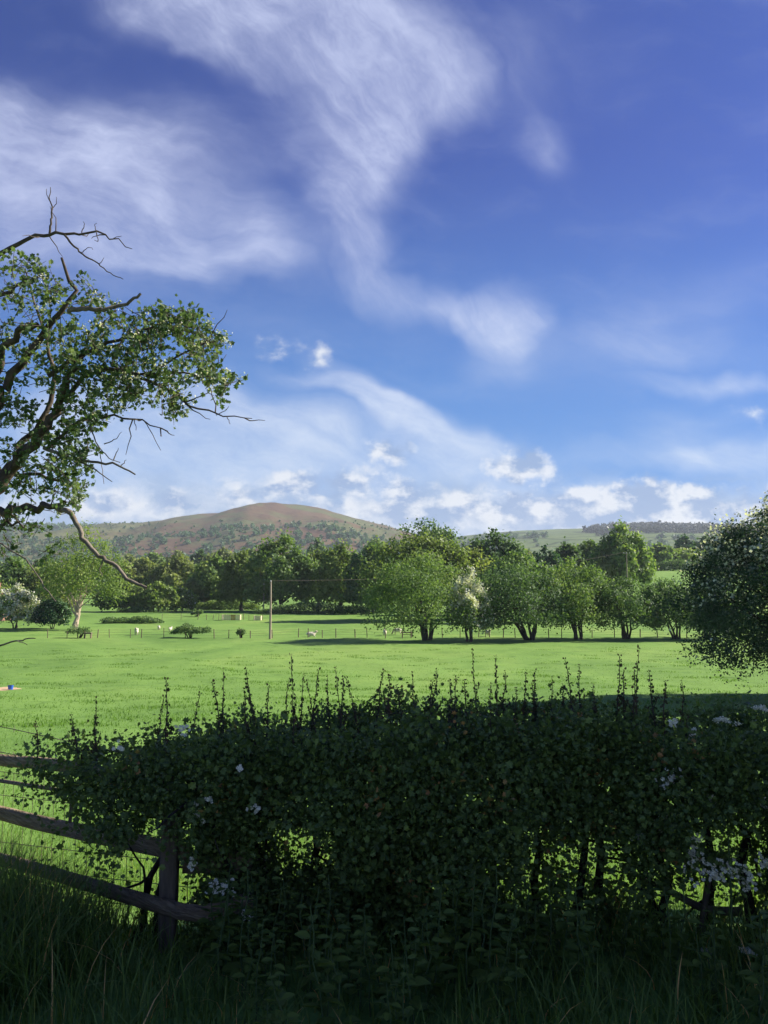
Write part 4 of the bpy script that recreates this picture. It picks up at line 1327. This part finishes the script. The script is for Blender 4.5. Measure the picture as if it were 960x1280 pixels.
    for (px, py, rp) in bl:
        c = at(px, py, yc - (.36 if py < 930 else .56)); r = rp / FPX * 4.2
        if px < 330: r *= .8
        k = int(rp * (2.1 if px > 700 else 1.3))
        cc = c + rng.normal(size=(k, 3)) * np.array([r, r * .5, r]) * .55
        for q in cc:
            nn = unit(np.array([rng.normal(0, .5), -1 + rng.normal(0, .3), .55 + rng.normal(0, .4)]))
            a = unit(np.cross(nn, [.3, .1, .9])); b_ = np.cross(nn, a)
            for j in range(5):
                th = j * 2 * pi / 5 + rng.random()
                dd = a * cos(th) + b_ * sin(th); ee = -a * sin(th) + b_ * cos(th)
                s = .0115
                bm.add(np.array([q, q + dd * s * .6 + ee * s * .45, q + dd * s + nn * .002, q + dd * s * .6 - ee * s * .45]) - off, [[0, 1, 2, 3]], 0, rng.random())
    bm.build('blossom', M['blossom_shade'], root)


near_hedge()


# cow parsley (flat white umbels on stalks) in front of the hedge
def parsley(label, px, py, d, hw, seed):
    r = np.random.default_rng(seed)
    top = at(px, py, d)
    x, y = top[0] + r.uniform(-.05, .05), d + .05
    gz = float(ground(x, y))
    root = empty('cow_parsley', (x, y, gz), label, 'wildflower')
    o = np.array([x, y, gz])
    st, fl = MB(), MB()
    q = wiggle(np.array([0, 0, -.03]), top - o - [0, 0, .07], 8, .04, r)
    st.tube(q, np.linspace(.006, .003, 8), 6)
    for k in range(11):
        a = r.uniform(0, 2 * pi); rr = hw * math.sqrt(r.random())
        tip = top - o + np.array([cos(a) * rr, sin(a) * rr, -.25 * rr * rr / hw + r.normal(0, .004)])
        st.tube(np.array([q[-1], (q[-1] + tip) / 2 + [0, 0, -.006], tip]), .0012, 4)
        m = 34
        dd = r.normal(size=(m, 3)) * np.array([.010, .010, .003])
        leaves(fl, tip + dd, r.uniform(.005, .008, m), T_QUAD, rng=r, up=2.5)
    for k in range(10):
        j = r.integers(1, 6)
        dv = unit(np.array([r.normal(), r.normal(), .3]))
        L_ = r.uniform(.1, .2)
        st.tube(np.array([q[j], q[j] + dv * L_ * .5, q[j] + dv * L_]), .0015, 4)
        m = 26
        leaves(st, q[j] + dv * r.uniform(.3, 1, (m, 1)) * L_ + r.normal(size=(m, 3)) * .02, r.uniform(.015, .03, m), T_DIAMOND, mat=1, rng=r, up=1)
    st.build('stalk', [M['stem_green'], M['leaf_nettle']], root)
    fl.build('umbel', M['blossom_shade'], root)


parsley('white umbel standing highest at the hedge top beneath the large hawthorn', 907, 898, 4.15, .055, 1)
parsley('white umbel peeping over the hedge top at the very edge', 952, 884, 4.4, .045, 2)
parsley('white umbel low in the verge under the largest opening of the hedge', 935, 1186, 4.05, .035, 3)


# ------------------------------------------------------------------ verge: long grass, nettles
def blade_block(mb, P, h, w, rng, var, seg=3, lean=.5, mat=0):
    n = len(P)
    az = rng.uniform(0, 2 * pi, n)
    ln = np.abs(rng.normal(lean, lean * .5, n))
    dirv = np.stack([np.cos(az), np.sin(az)], 1)
    fa = az + pi / 2 + rng.normal(0, .5, n)
    sd = np.stack([np.cos(fa), np.sin(fa), np.zeros(n)], 1)
    rows = []
    for k in range(seg + 1):
        t = k / seg
        c = P.copy()
        c[:, :2] += dirv * (h * ln * t ** 2)[:, None]
        c[:, 2] += h * (t - .35 * ln * t ** 2.5)
        ww = w * (1 - t) ** .7 * .5
        if k < seg:
            rows += [c - sd * ww[:, None], c + sd * ww[:, None]]
        else:
            rows += [c]
    V = np.stack(rows, 1)
    m = 2 * seg + 1
    base = (np.arange(n) * m)[:, None]
    quads = np.concatenate([base + np.array([[2 * k, 2 * k + 1, 2 * k + 3, 2 * k + 2]]) for k in range(seg - 1)], 0) if seg > 1 else np.zeros((0, 4), int)
    tri = base + np.array([[2 * seg - 2, 2 * seg - 1, 2 * seg]])
    n0 = mb.n
    if len(quads):
        mb.add(V.reshape(-1, 3), quads, mat, np.tile(var, seg - 1))
        mb.f.append(tri + n0); mb.m.append(np.full(n, mat)); mb.s.append(np.full(n, False)); mb.a.append(var)
    else:
        mb.add(V.reshape(-1, 3), tri, mat, var)


rng = np.random.default_rng(61)
mb = MB()
n = 42000
X = rng.uniform(-5.5, 4.5, n); Y = 1.9 + 3.2 * rng.random(n) ** .8
X[:7000] = rng.uniform(-3.4, -1.45, 7000); Y[:7000] = rng.uniform(3.6, 4.75, 7000)
tuft = .5 + .5 * np.sin(X * 2.7 + 1.2 * np.sin(Y * 3.1)) * np.sin(Y * 2.2 + X)
keep = rng.random(n) < .35 + .65 * tuft
X, Y = X[keep], Y[keep]
Z = ground(X, Y) - .01
hh = rng.uniform(.12, .36, len(X)) * (0.7 + .6 * tuft[keep]) * np.interp(X, [-3, -1.7, -1.2, -.6], [1.7, 1.5, 1.0, .8])
v_ = np.clip(rng.normal(.4, .2, len(X)), 0, .95); v_[rng.random(len(X)) < .03] = 1.0
blade_block(mb, np.stack([X, Y, Z], 1), hh, rng.uniform(.005, .011, len(X)), rng, v_, 4, .55)
tag(mb.build('verge_grass', M['grass_verge']), 'long shaded grass on the roadside verge below the hedge', 'grass', None, 'stuff')

# near field grass
mb = MB()
n = 120000
py = rng.uniform(806, 1120, n)
yy = np.linspace(5.0, 110, 4000)
gy = 735 - FPX * (np.interp(yy, GY, GL) - 1.7) / yy
d = np.interp(-py, -gy, yy)
d = d * (1 + rng.normal(0, .03, n))
px = rng.uniform(-120, 1080, n)
X = (px - 480) / FPX * d
keep = (d > 5.25) & ~((np.abs(X - at(12, 862, 46)[0] + .5) < 1.0) & (np.abs(d - 46) < 1.7))
X, d = X[keep], d[keep]
P = np.stack([X, d, ground(X, d) - .01], 1)
sc = np.clip(d / 9, .8, 7)
hh = rng.uniform(.05, .11, len(X)) * np.clip(1.25 - d / 90, .5, 1.2) * (1 + 1.2 * np.exp(-(d - 5) / 2.5))
blade_block(mb, P, hh, .007 * sc * rng.uniform(.7, 1.3, len(X)), rng, np.clip(rng.normal(.5, .17, len(X)) + .24 * np.sin(X * .23 + 1.7 * np.sin(d * .19)) * np.sin(d * .21 + .8 * np.sin(X * .31)), 0, .99), 2, .6)
# dark tussocks left by grazing
nt_ = 420
tx_py = rng.uniform(808, 905, nt_)
td = np.interp(-tx_py, -gy, yy)
tX = (rng.uniform(-30, 990, nt_) - 480) / FPX * td
for x0, y0 in zip(tX, td):
    k = 60
    q = np.stack([x0 + rng.normal(0, .55, k), y0 + rng.normal(0, .30, k)], 1)
    blade_block(mb, np.stack([q[:, 0], q[:, 1], ground(q[:, 0], q[:, 1]) - .01], 1), rng.uniform(.10, .20, k), np.full(k, .035), rng, np.clip(rng.normal(.28, .14, k), 0, 1), 2, .6)
tag(mb.build('field_grass', M['grass_blade']), 'short bright sunlit grass of the grazed field', 'grass', None, 'stuff')


def nettle_mesh(seed):
    r = np.random.default_rng(seed)
    b = MB()
    for s in range(3):
        x, y = r.normal(0, .05, 2)
        H = r.uniform(.30, .55)
        q = wiggle(np.array([x, y, -.03]), np.array([x + r.normal(0, .06), y + r.normal(0, .06), H]), 6, .03, r)
        b.tube(q, np.linspace(.004, .002, 6), 5, 1)
        for k, t in enumerate(np.linspace(.25, .98, 8)):
            c = np.array([np.interp(t, np.linspace(0, 1, 6), q[:, i]) for i in range(3)])
            a = k * pi / 2 + r.normal(0, .2)
            for sg in (0, pi):
                dv = np.array([cos(a + sg), sin(a + sg), .05])
                leaves(b, (c + dv * .012)[None], np.array([r.uniform(.055, .10) * (1.15 - .6 * t)]), T_OVAL, bias=dv[None], k=6, rng=r, up=2.5)
    return b


nm = [nettle_mesh(900 + k).mesh('nettle', [M['leaf_nettle'], M['stem_green']]) for k in range(4)]
for k, (px, d) in enumerate([(330, 3.5), (420, 3.3), (520, 3.4), (360, 3.1), (600, 3.7), (730, 3.7), (880, 3.6), (930, 3.4), (300, 3.8), (470, 3.6), (505, 3.2), (560, 3.9), (400, 3.8), (440, 3.75), (540, 3.65), (620, 3.5), (350, 3.9), (690, 4.0), (283, 4.08), (300, 4.02), (318, 4.05), (820, 3.9), (640, 3.95), (770, 4.0)]):
    x = (px - 480) / FPX * d
    o = bpy.data.objects.new('nettle', nm[k % 4]); COL.objects.link(o)
    o.location = (x, d, float(ground(x, d)))
    o.rotation_euler.z = k * 1.7
    s = .8 + .35 * ((k * 37) % 10) / 10
    o.scale = (s, s, s)
    tag(o, 'nettle with toothed paired leaves in the shaded verge, one of many alike', 'nettle', 'nettles in the verge')

# ------------------------------------------------------------------ trees beside and behind the photographer (they shade the hedge)
G_LANE = 'tall trees along the lane'
big_tree('ash_tree', 'tall tree over the lane hedge, shading it from the sun', G_LANE, 10.6, 6.6, 10.4, 5.6, 6.0, 4.5, 'leaf_dark', 12000, .26, 0, 71, .22, lobes=22)
big_tree('ash_tree', 'tall tree on the verge beside the lane', G_LANE, 13.5, 3.2, 11.0, 6.5, 4.6, 2.0, 'leaf_dark', 9000, .28, 0, 72, .25, lobes=22)
# tree beyond the frame whose shadow falls on the near field
big_tree('oak_tree', 'field oak hidden behind the large hawthorn', 'field oaks', 24.6, 44.0, 7.2, 8, 8, 1.6, 'leaf_dark', 9000, .32, 0, 90, .35)
big_tree('oak_tree', 'field oak standing farther along from the hidden one', 'field oaks', 33, 45.5, 9.5, 9, 8, 1.6, 'leaf_dark', 9000, .32, 0, 91, .35)

# ------------------------------------------------------------------ light, sky and clouds
SUN_EL, SUN_AZ = radians(33), radians(75)      # azimuth clockwise from +Y
sun = bpy.data.lights.new('sun', 'SUN')
sun.energy = 5.0
sun.angle = radians(.53)
sun.color = (1.0, .93, .80)
so = bpy.data.objects.new('sun', sun)
COL.objects.link(so)
dirv = Vector((sin(SUN_AZ) * cos(SUN_EL), cos(SUN_AZ) * cos(SUN_EL), sin(SUN_EL)))
so.rotation_euler = dirv.to_track_quat('Z', 'Y').to_euler()
so.location = (60, 20, 60)

EXPO = 1.15
HAZE = .00011
K = 2.0 ** -EXPO


def make_world():
    w = bpy.data.worlds.new('World')
    SC.world = w
    w.use_nodes = True
    nt = w.node_tree
    nt.nodes.clear()
    L = nt.links.new

    def val(n, i, x):
        if hasattr(x, 'is_linked'):
            L(x, n.inputs[i])
        else:
            n.inputs[i].default_value = x

    def mth(op, a, b=0.0, c=0.0, clamp=False):
        n = N(nt, 'ShaderNodeMath', operation=op, use_clamp=clamp)
        val(n, 0, a); val(n, 1, b); val(n, 2, c)
        return n.outputs[0]

    def sstep(x, lo, hi):
        n = N(nt, 'ShaderNodeMapRange', interpolation_type='SMOOTHSTEP')
        val(n, 'Value', x)
        n.inputs['From Min'].default_value = lo
        n.inputs['From Max'].default_value = hi
        return n.outputs['Result']

    def mix(f, a, b):
        n = N(nt, 'ShaderNodeMix', data_type='RGBA')
        for s, x in (('Factor', f), ('A', a), ('B', b)):
            if hasattr(x, 'is_linked'): L(x, n.inputs[s])
            elif s == 'Factor': n.inputs[s].default_value = x
            else: n.inputs[s].default_value = (*x, 1)
        return n.outputs['Result']

    sky = N(nt, 'ShaderNodeTexSky', sky_type='NISHITA')
    sky.sun_disc = False
    sky.sun_elevation = SUN_EL
    sky.sun_rotation = SUN_AZ
    sky.air_density = 1.0
    sky.dust_density = .4
    sky.ozone_density = 3.0
    hs = N(nt, 'ShaderNodeMix', data_type='RGBA', blend_type='MULTIPLY')
    hs.inputs['Factor'].default_value = 1
    hs.inputs['B'].default_value = SKY_TINT
    L(sky.outputs[0], hs.inputs['A'])
    skyc = hs.outputs['Result']

    # direction -> flat coordinates (azimuth tangent, elevation tangent) about due north
    tc = N(nt, 'ShaderNodeTexCoord')
    sp = N(nt, 'ShaderNodeSeparateXYZ')
    L(tc.outputs['Generated'], sp.inputs[0])
    yy = mth('MAXIMUM', mth('ABSOLUTE', sp.outputs['Y']), .05)
    u = mth('DIVIDE', sp.outputs['X'], yy)
    v = mth('DIVIDE', sp.outputs['Z'], yy)
    cb = N(nt, 'ShaderNodeCombineXYZ')
    L(u, cb.inputs[0]); L(v, cb.inputs[1])
    uv = cb.outputs[0]

    def noise(vec, scale, detail, rough, stretch=(1, 1, 1), rot=0.0, off=(0, 0, 0), dist=0.0):
        mp = N(nt, 'ShaderNodeMapping')
        mp.inputs['Scale'].default_value = stretch
        mp.inputs['Rotation'].default_value = (0, 0, rot)
        mp.inputs['Location'].default_value = off
        L(vec, mp.inputs['Vector'])
        nz = N(nt, 'ShaderNodeTexNoise')
        nz.inputs['Scale'].default_value = scale
        nz.inputs['Detail'].default_value = detail
        nz.inputs['Roughness'].default_value = rough
        nz.inputs['Distortion'].default_value = dist
        L(mp.outputs[0], nz.inputs['Vector'])
        return nz

    # slow warp so that strokes wander
    wn = noise(uv, 5.0, 4, .55)
    ws = N(nt, 'ShaderNodeVectorMath', operation='SUBTRACT')
    L(wn.outputs['Color'], ws.inputs[0]); ws.inputs[1].default_value = (.5, .5, .5)
    wm_ = N(nt, 'ShaderNodeVectorMath', operation='MULTIPLY_ADD')
    L(ws.outputs[0], wm_.inputs[0]); wm_.inputs[1].default_value = (.13, .11, 0); L(uv, wm_.inputs[2])
    wuv = wm_.outputs[0]

    def ellipse(vec, px, py, rx, ry, deg=0.0):
        a, b = ray(px, py)
        mp = N(nt, 'ShaderNodeMapping', vector_type='TEXTURE')
        mp.inputs['Location'].default_value = (a, b, 0)
        mp.inputs['Rotation'].default_value = (0, 0, radians(deg))
        mp.inputs['Scale'].default_value = (rx / FPX, ry / FPX, 1)
        L(vec, mp.inputs['Vector'])
        g = N(nt, 'ShaderNodeTexGradient', gradient_type='SPHERICAL')
        L(mp.outputs[0], g.inputs[0])
        return g.outputs['Fac']

    fw = N(nt, 'ShaderNodeVectorMath', operation='MULTIPLY_ADD')
    L(ws.outputs[0], fw.inputs[0]); fw.inputs[1].default_value = (.10, .10, 0); L(uv, fw.inputs[2])
    fuv = fw.outputs[0]

    def fibre(rot, off):
        # long filaments: rotate first, then squeeze along the filament; the gentle second warp keeps them from being ruled lines
        mp = N(nt, 'ShaderNodeMapping')
        mp.inputs['Rotation'].default_value = (0, 0, rot)
        L(fuv, mp.inputs['Vector'])
        a = noise(mp.outputs[0], 4.5, 8, .60, (1.0, 1.7, 1), 0, off, .2).outputs['Fac']
        b = noise(mp.outputs[0], 11.0, 9, .68, (.8, 2.9, 1), 0, off, .3).outputs['Fac']
        return mth('ADD', mth('MULTIPLY', a, .60), mth('MULTIPLY', b, .40))

    gr = noise(fuv, 9.0, 9, .60, (1.0, 1.5, 1), radians(25), (4, 4, 0)).outputs['Fac']
    grain = mth('MULTIPLY_ADD', sstep(gr, .30, .70), .30, .80)
    ci = 0.0
    for strokes, rot, off in ((CIRRUS_FALL, radians(52), (2, 5, 0)), (CIRRUS_DRIFT, radians(18), (9, 1, 0))):
        S = 0.0
        for (px, py, rx, ry, deg, s) in strokes:
            S = mth('MULTIPLY_ADD', ellipse(wuv, px, py, rx * 1.12, ry * 1.18, deg), s, S)
        f = fibre(rot, off)
        body = mth('MULTIPLY', sstep(S, .0, 1.15), mth('MULTIPLY_ADD', sstep(f, .34, .68), .58, .36))
        ci = mth('MULTIPLY_ADD', body, grain, ci)
    n1 = noise(wuv, 6.0, 7, .6, (1.0, 2.4, 1), radians(-20)).outputs['Fac']
    veil = mth('MULTIPLY', sstep(n1, .45, .8), .09)
    ci = mth('ADD', mth('MULTIPLY', ci, .92), veil, clamp=True)

    # cumulus: soft rounded heaps near the horizon
    cn = noise(uv, 21.0, 8, .58, (1, 1.5, 1), 0, (7, 2, 0)).outputs['Fac']
    cn2 = noise(uv, 21.0, 8, .58, (1, 1.5, 1), 0, (7 - .10, 2 - .16, 0)).outputs['Fac']
    pw = N(nt, 'ShaderNodeVectorMath', operation='MULTIPLY_ADD')
    pn = noise(uv, 28.0, 4, .6)
    ps = N(nt, 'ShaderNodeVectorMath', operation='SUBTRACT')
    L(pn.outputs['Color'], ps.inputs[0]); ps.inputs[1].default_value = (.5, .5, .5)
    L(ps.outputs[0], pw.inputs[0]); pw.inputs[1].default_value = (.07, .05, 0); L(uv, pw.inputs[2])
    puv = pw.outputs[0]
    C = 0.0
    for (px, py, rx, ry, s) in CUMULUS:
        C = mth('MAXIMUM', mth('MULTIPLY', ellipse(puv, px, py, rx, ry), s), C)
    cd = mth('ADD', C, mth('MULTIPLY', mth('MULTIPLY_ADD', cn, 1.5, -.75), mth('MULTIPLY', C, 2.2, clamp=True)))
    cu = mth('MULTIPLY', sstep(cd, .10, .62), .90)
    edge = sstep(cd, .30, 1.05)
    lit = mth('MULTIPLY_ADD', mth('SUBTRACT', cn, cn2), 6.5, .62)
    lit = mth('SUBTRACT', lit, mth('MULTIPLY', edge, .55), clamp=True)
    cuc = mix(lit, tuple(c * K for c in (.28, .41, .67)), tuple(c * K for c in (.86, .89, .94)))
    # smooth haze low over the hills
    lowh = mth('MULTIPLY', sstep(v, .58, .0), .74)
    c = mix(lowh, skyc, tuple(c * K / WS for c in (.10, .38, .80)))
    cic = mix(sstep(v, .10, .45), tuple(c * K / WS for c in (.74, .83, .97)), tuple(c * K / WS for c in (.62, .69, .95)))
    c = mix(ci, c, cic)
    v0, v1 = float(ray(480, 655)[1]), float(ray(480, 585)[1])
    bn = noise(puv, 9.0, 8, .58, (1, 2.6, 1), 0, (5, 8, 0)).outputs['Fac']
    bn2 = noise(puv, 9.0, 8, .58, (1, 2.6, 1), 0, (5 - .05, 8 - .14, 0)).outputs['Fac']
    bank = mth('MULTIPLY', sstep(mth('ADD', v, mth('MULTIPLY_ADD', bn, .12, -.06)), v1, v0 + .012), mth('MULTIPLY_ADD', bn, .5, .66), clamp=True)
    bl_ = mth('MULTIPLY_ADD', mth('SUBTRACT', bn, bn2), 4.5, .45, clamp=True)
    c = mix(bank, c, mix(bl_, tuple(q * K / WS for q in (.34, .47, .70)), tuple(q * K / WS for q in (.70, .77, .89))))
    cuc2 = N(nt, 'ShaderNodeMix', data_type='RGBA', blend_type='MULTIPLY')
    cuc2.inputs['Factor'].default_value = 1
    L(cuc, cuc2.inputs['A']); cuc2.inputs['B'].default_value = (1 / WS, 1 / WS, 1 / WS, 1)
    c = mix(cu, c, cuc2.outputs['Result'])
    bg = N(nt, 'ShaderNodeBackground')
    bg.inputs['Strength'].default_value = WS
    L(c, bg.inputs['Color'])
    out = N(nt, 'ShaderNodeOutputWorld')
    L(bg.outputs[0], out.inputs['Surface'])
    w.cycles.sampling_method = 'MANUAL'
    w.cycles.sample_map_resolution = 512


WS = .09
SKY_TINT = (.165, .235, .555, 1)
# cirrus strokes: centre, radii (photo pixels at 1036 px focal length), tilt, strength
CIRRUS_FALL = [(230, 10, 190, 70, -20, .7), (400, 50, 230, 110, -25, 1.0), (310, 10, 220, 80, -12, .6), (480, 80, 140, 120, -40, 1.0), (530, 110, 70, 90, -70, .6), (460, 180, 120, 90, 65, .95), (435, 265, 120, 66, 74, .9), (465, 340, 90, 40, -55, .7), (540, 383, 120, 34, -12, .75), (622, 392, 62, 52, 30, 1.05), (625, 445, 80, 55, 50, .6),
               (645, 110, 130, 60, -60, .32), (685, 185, 60, 44, -50, .5), (690, 40, 170, 90, -30, .3), (370, 170, 160, 70, 30, .4)]
CIRRUS_DRIFT = [(90, 225, 260, 120, -20, .65), (40, 150, 240, 90, -8, .45), (260, 150, 220, 70, -5, .3), (330, 400, 260, 60, -6, .3), (40, 190, 200, 80, -25, .95), (150, 250, 130, 80, -35, .95), (200, 308, 190, 32, -8, 1.05), (60, 290, 150, 46, -4, .8), (330, 290, 100, 56, -35, .75), (220, 190, 200, 80, -20, .45), (90, 350, 200, 50, 0, .4),
                (830, 390, 260, 70, 12, .5), (890, 440, 200, 40, -8, .4), (895, 481, 130, 18, -2, .85), (870, 562, 150, 30, 2, .95), (920, 580, 120, 30, 0, .6), (740, 470, 140, 60, 0, .3), (860, 525, 120, 20, 6, .5),
                (470, 500, 120, 28, -28, 1.0), (560, 555, 140, 36, -26, 1.0), (390, 478, 90, 16, -6, .6), (250, 560, 260, 80, -8, 1.0), (330, 540, 190, 60, 10, .7), (120, 580, 260, 100, 0, 1.0), (200, 540, 160, 60, -20, .6), (600, 590, 200, 50, 0, .6), (430, 570, 170, 50, -10, .5), (180, 500, 170, 50, 15, .45)]
CUMULUS = [(350, 432, 46, 30, .36), (397, 446, 36, 28, .42), (486, 566, 44, 28, .8), (653, 584, 56, 36, 1.0), (936, 520, 36, 24, .42),
           (130, 632, 80, 34, .7), (210, 630, 80, 30, .65), (300, 612, 80, 32, .65), (370, 606, 80, 34, .7), (430, 600, 70, 30, .7), (510, 616, 70, 26, .65), (575, 624, 60, 24, .7),
           (645, 624, 40, 18, .9), (690, 634, 50, 22, .85), (738, 626, 56, 24, .95), (785, 620, 46, 24, 1.0), (822, 616, 46, 24, 1.05), (868, 628, 60, 28, .95), (915, 634, 60, 28, .9), (958, 628, 60, 32, .95),
           (800, 642, 380, 44, 1.0), (520, 640, 260, 36, .8)]
make_world()

# pale air filling the whole valley
hm = bpy.data.materials.new('air')
nt = nodes_of(hm)
pv = N(nt, 'ShaderNodeVolumePrincipled')
pv.inputs['Color'].default_value = (.80, .89, 1.0, 1)
pv.inputs['Density'].default_value = HAZE
pv.inputs['Anisotropy'].default_value = .1
ho = N(nt, 'ShaderNodeOutputMaterial')
nt.links.new(pv.outputs[0], ho.inputs['Volume'])
hb = MB(); hb.box([0, 2400, 132], [18000, 6000, 296])
tag(hb.build('haze', hm), 'thin pale blue haze over the valley', 'haze', None, 'stuff')

SC.view_settings.view_transform = 'Standard'
SC.view_settings.look = 'None'
SC.view_settings.exposure = EXPO
SC.view_settings.gamma = 1
SC.view_settings.use_curve_mapping = False
SC.render.engine = 'CYCLES'
cy = SC.cycles
cy.max_bounces = 6
cy.diffuse_bounces = 4
cy.glossy_bounces = 2
cy.transmission_bounces = 3
cy.transparent_max_bounces = 4
cy.sample_clamp_indirect = 6
cy.use_denoising = True
try:
    cy.denoiser = 'OPENIMAGEDENOISE'
except Exception:
    pass
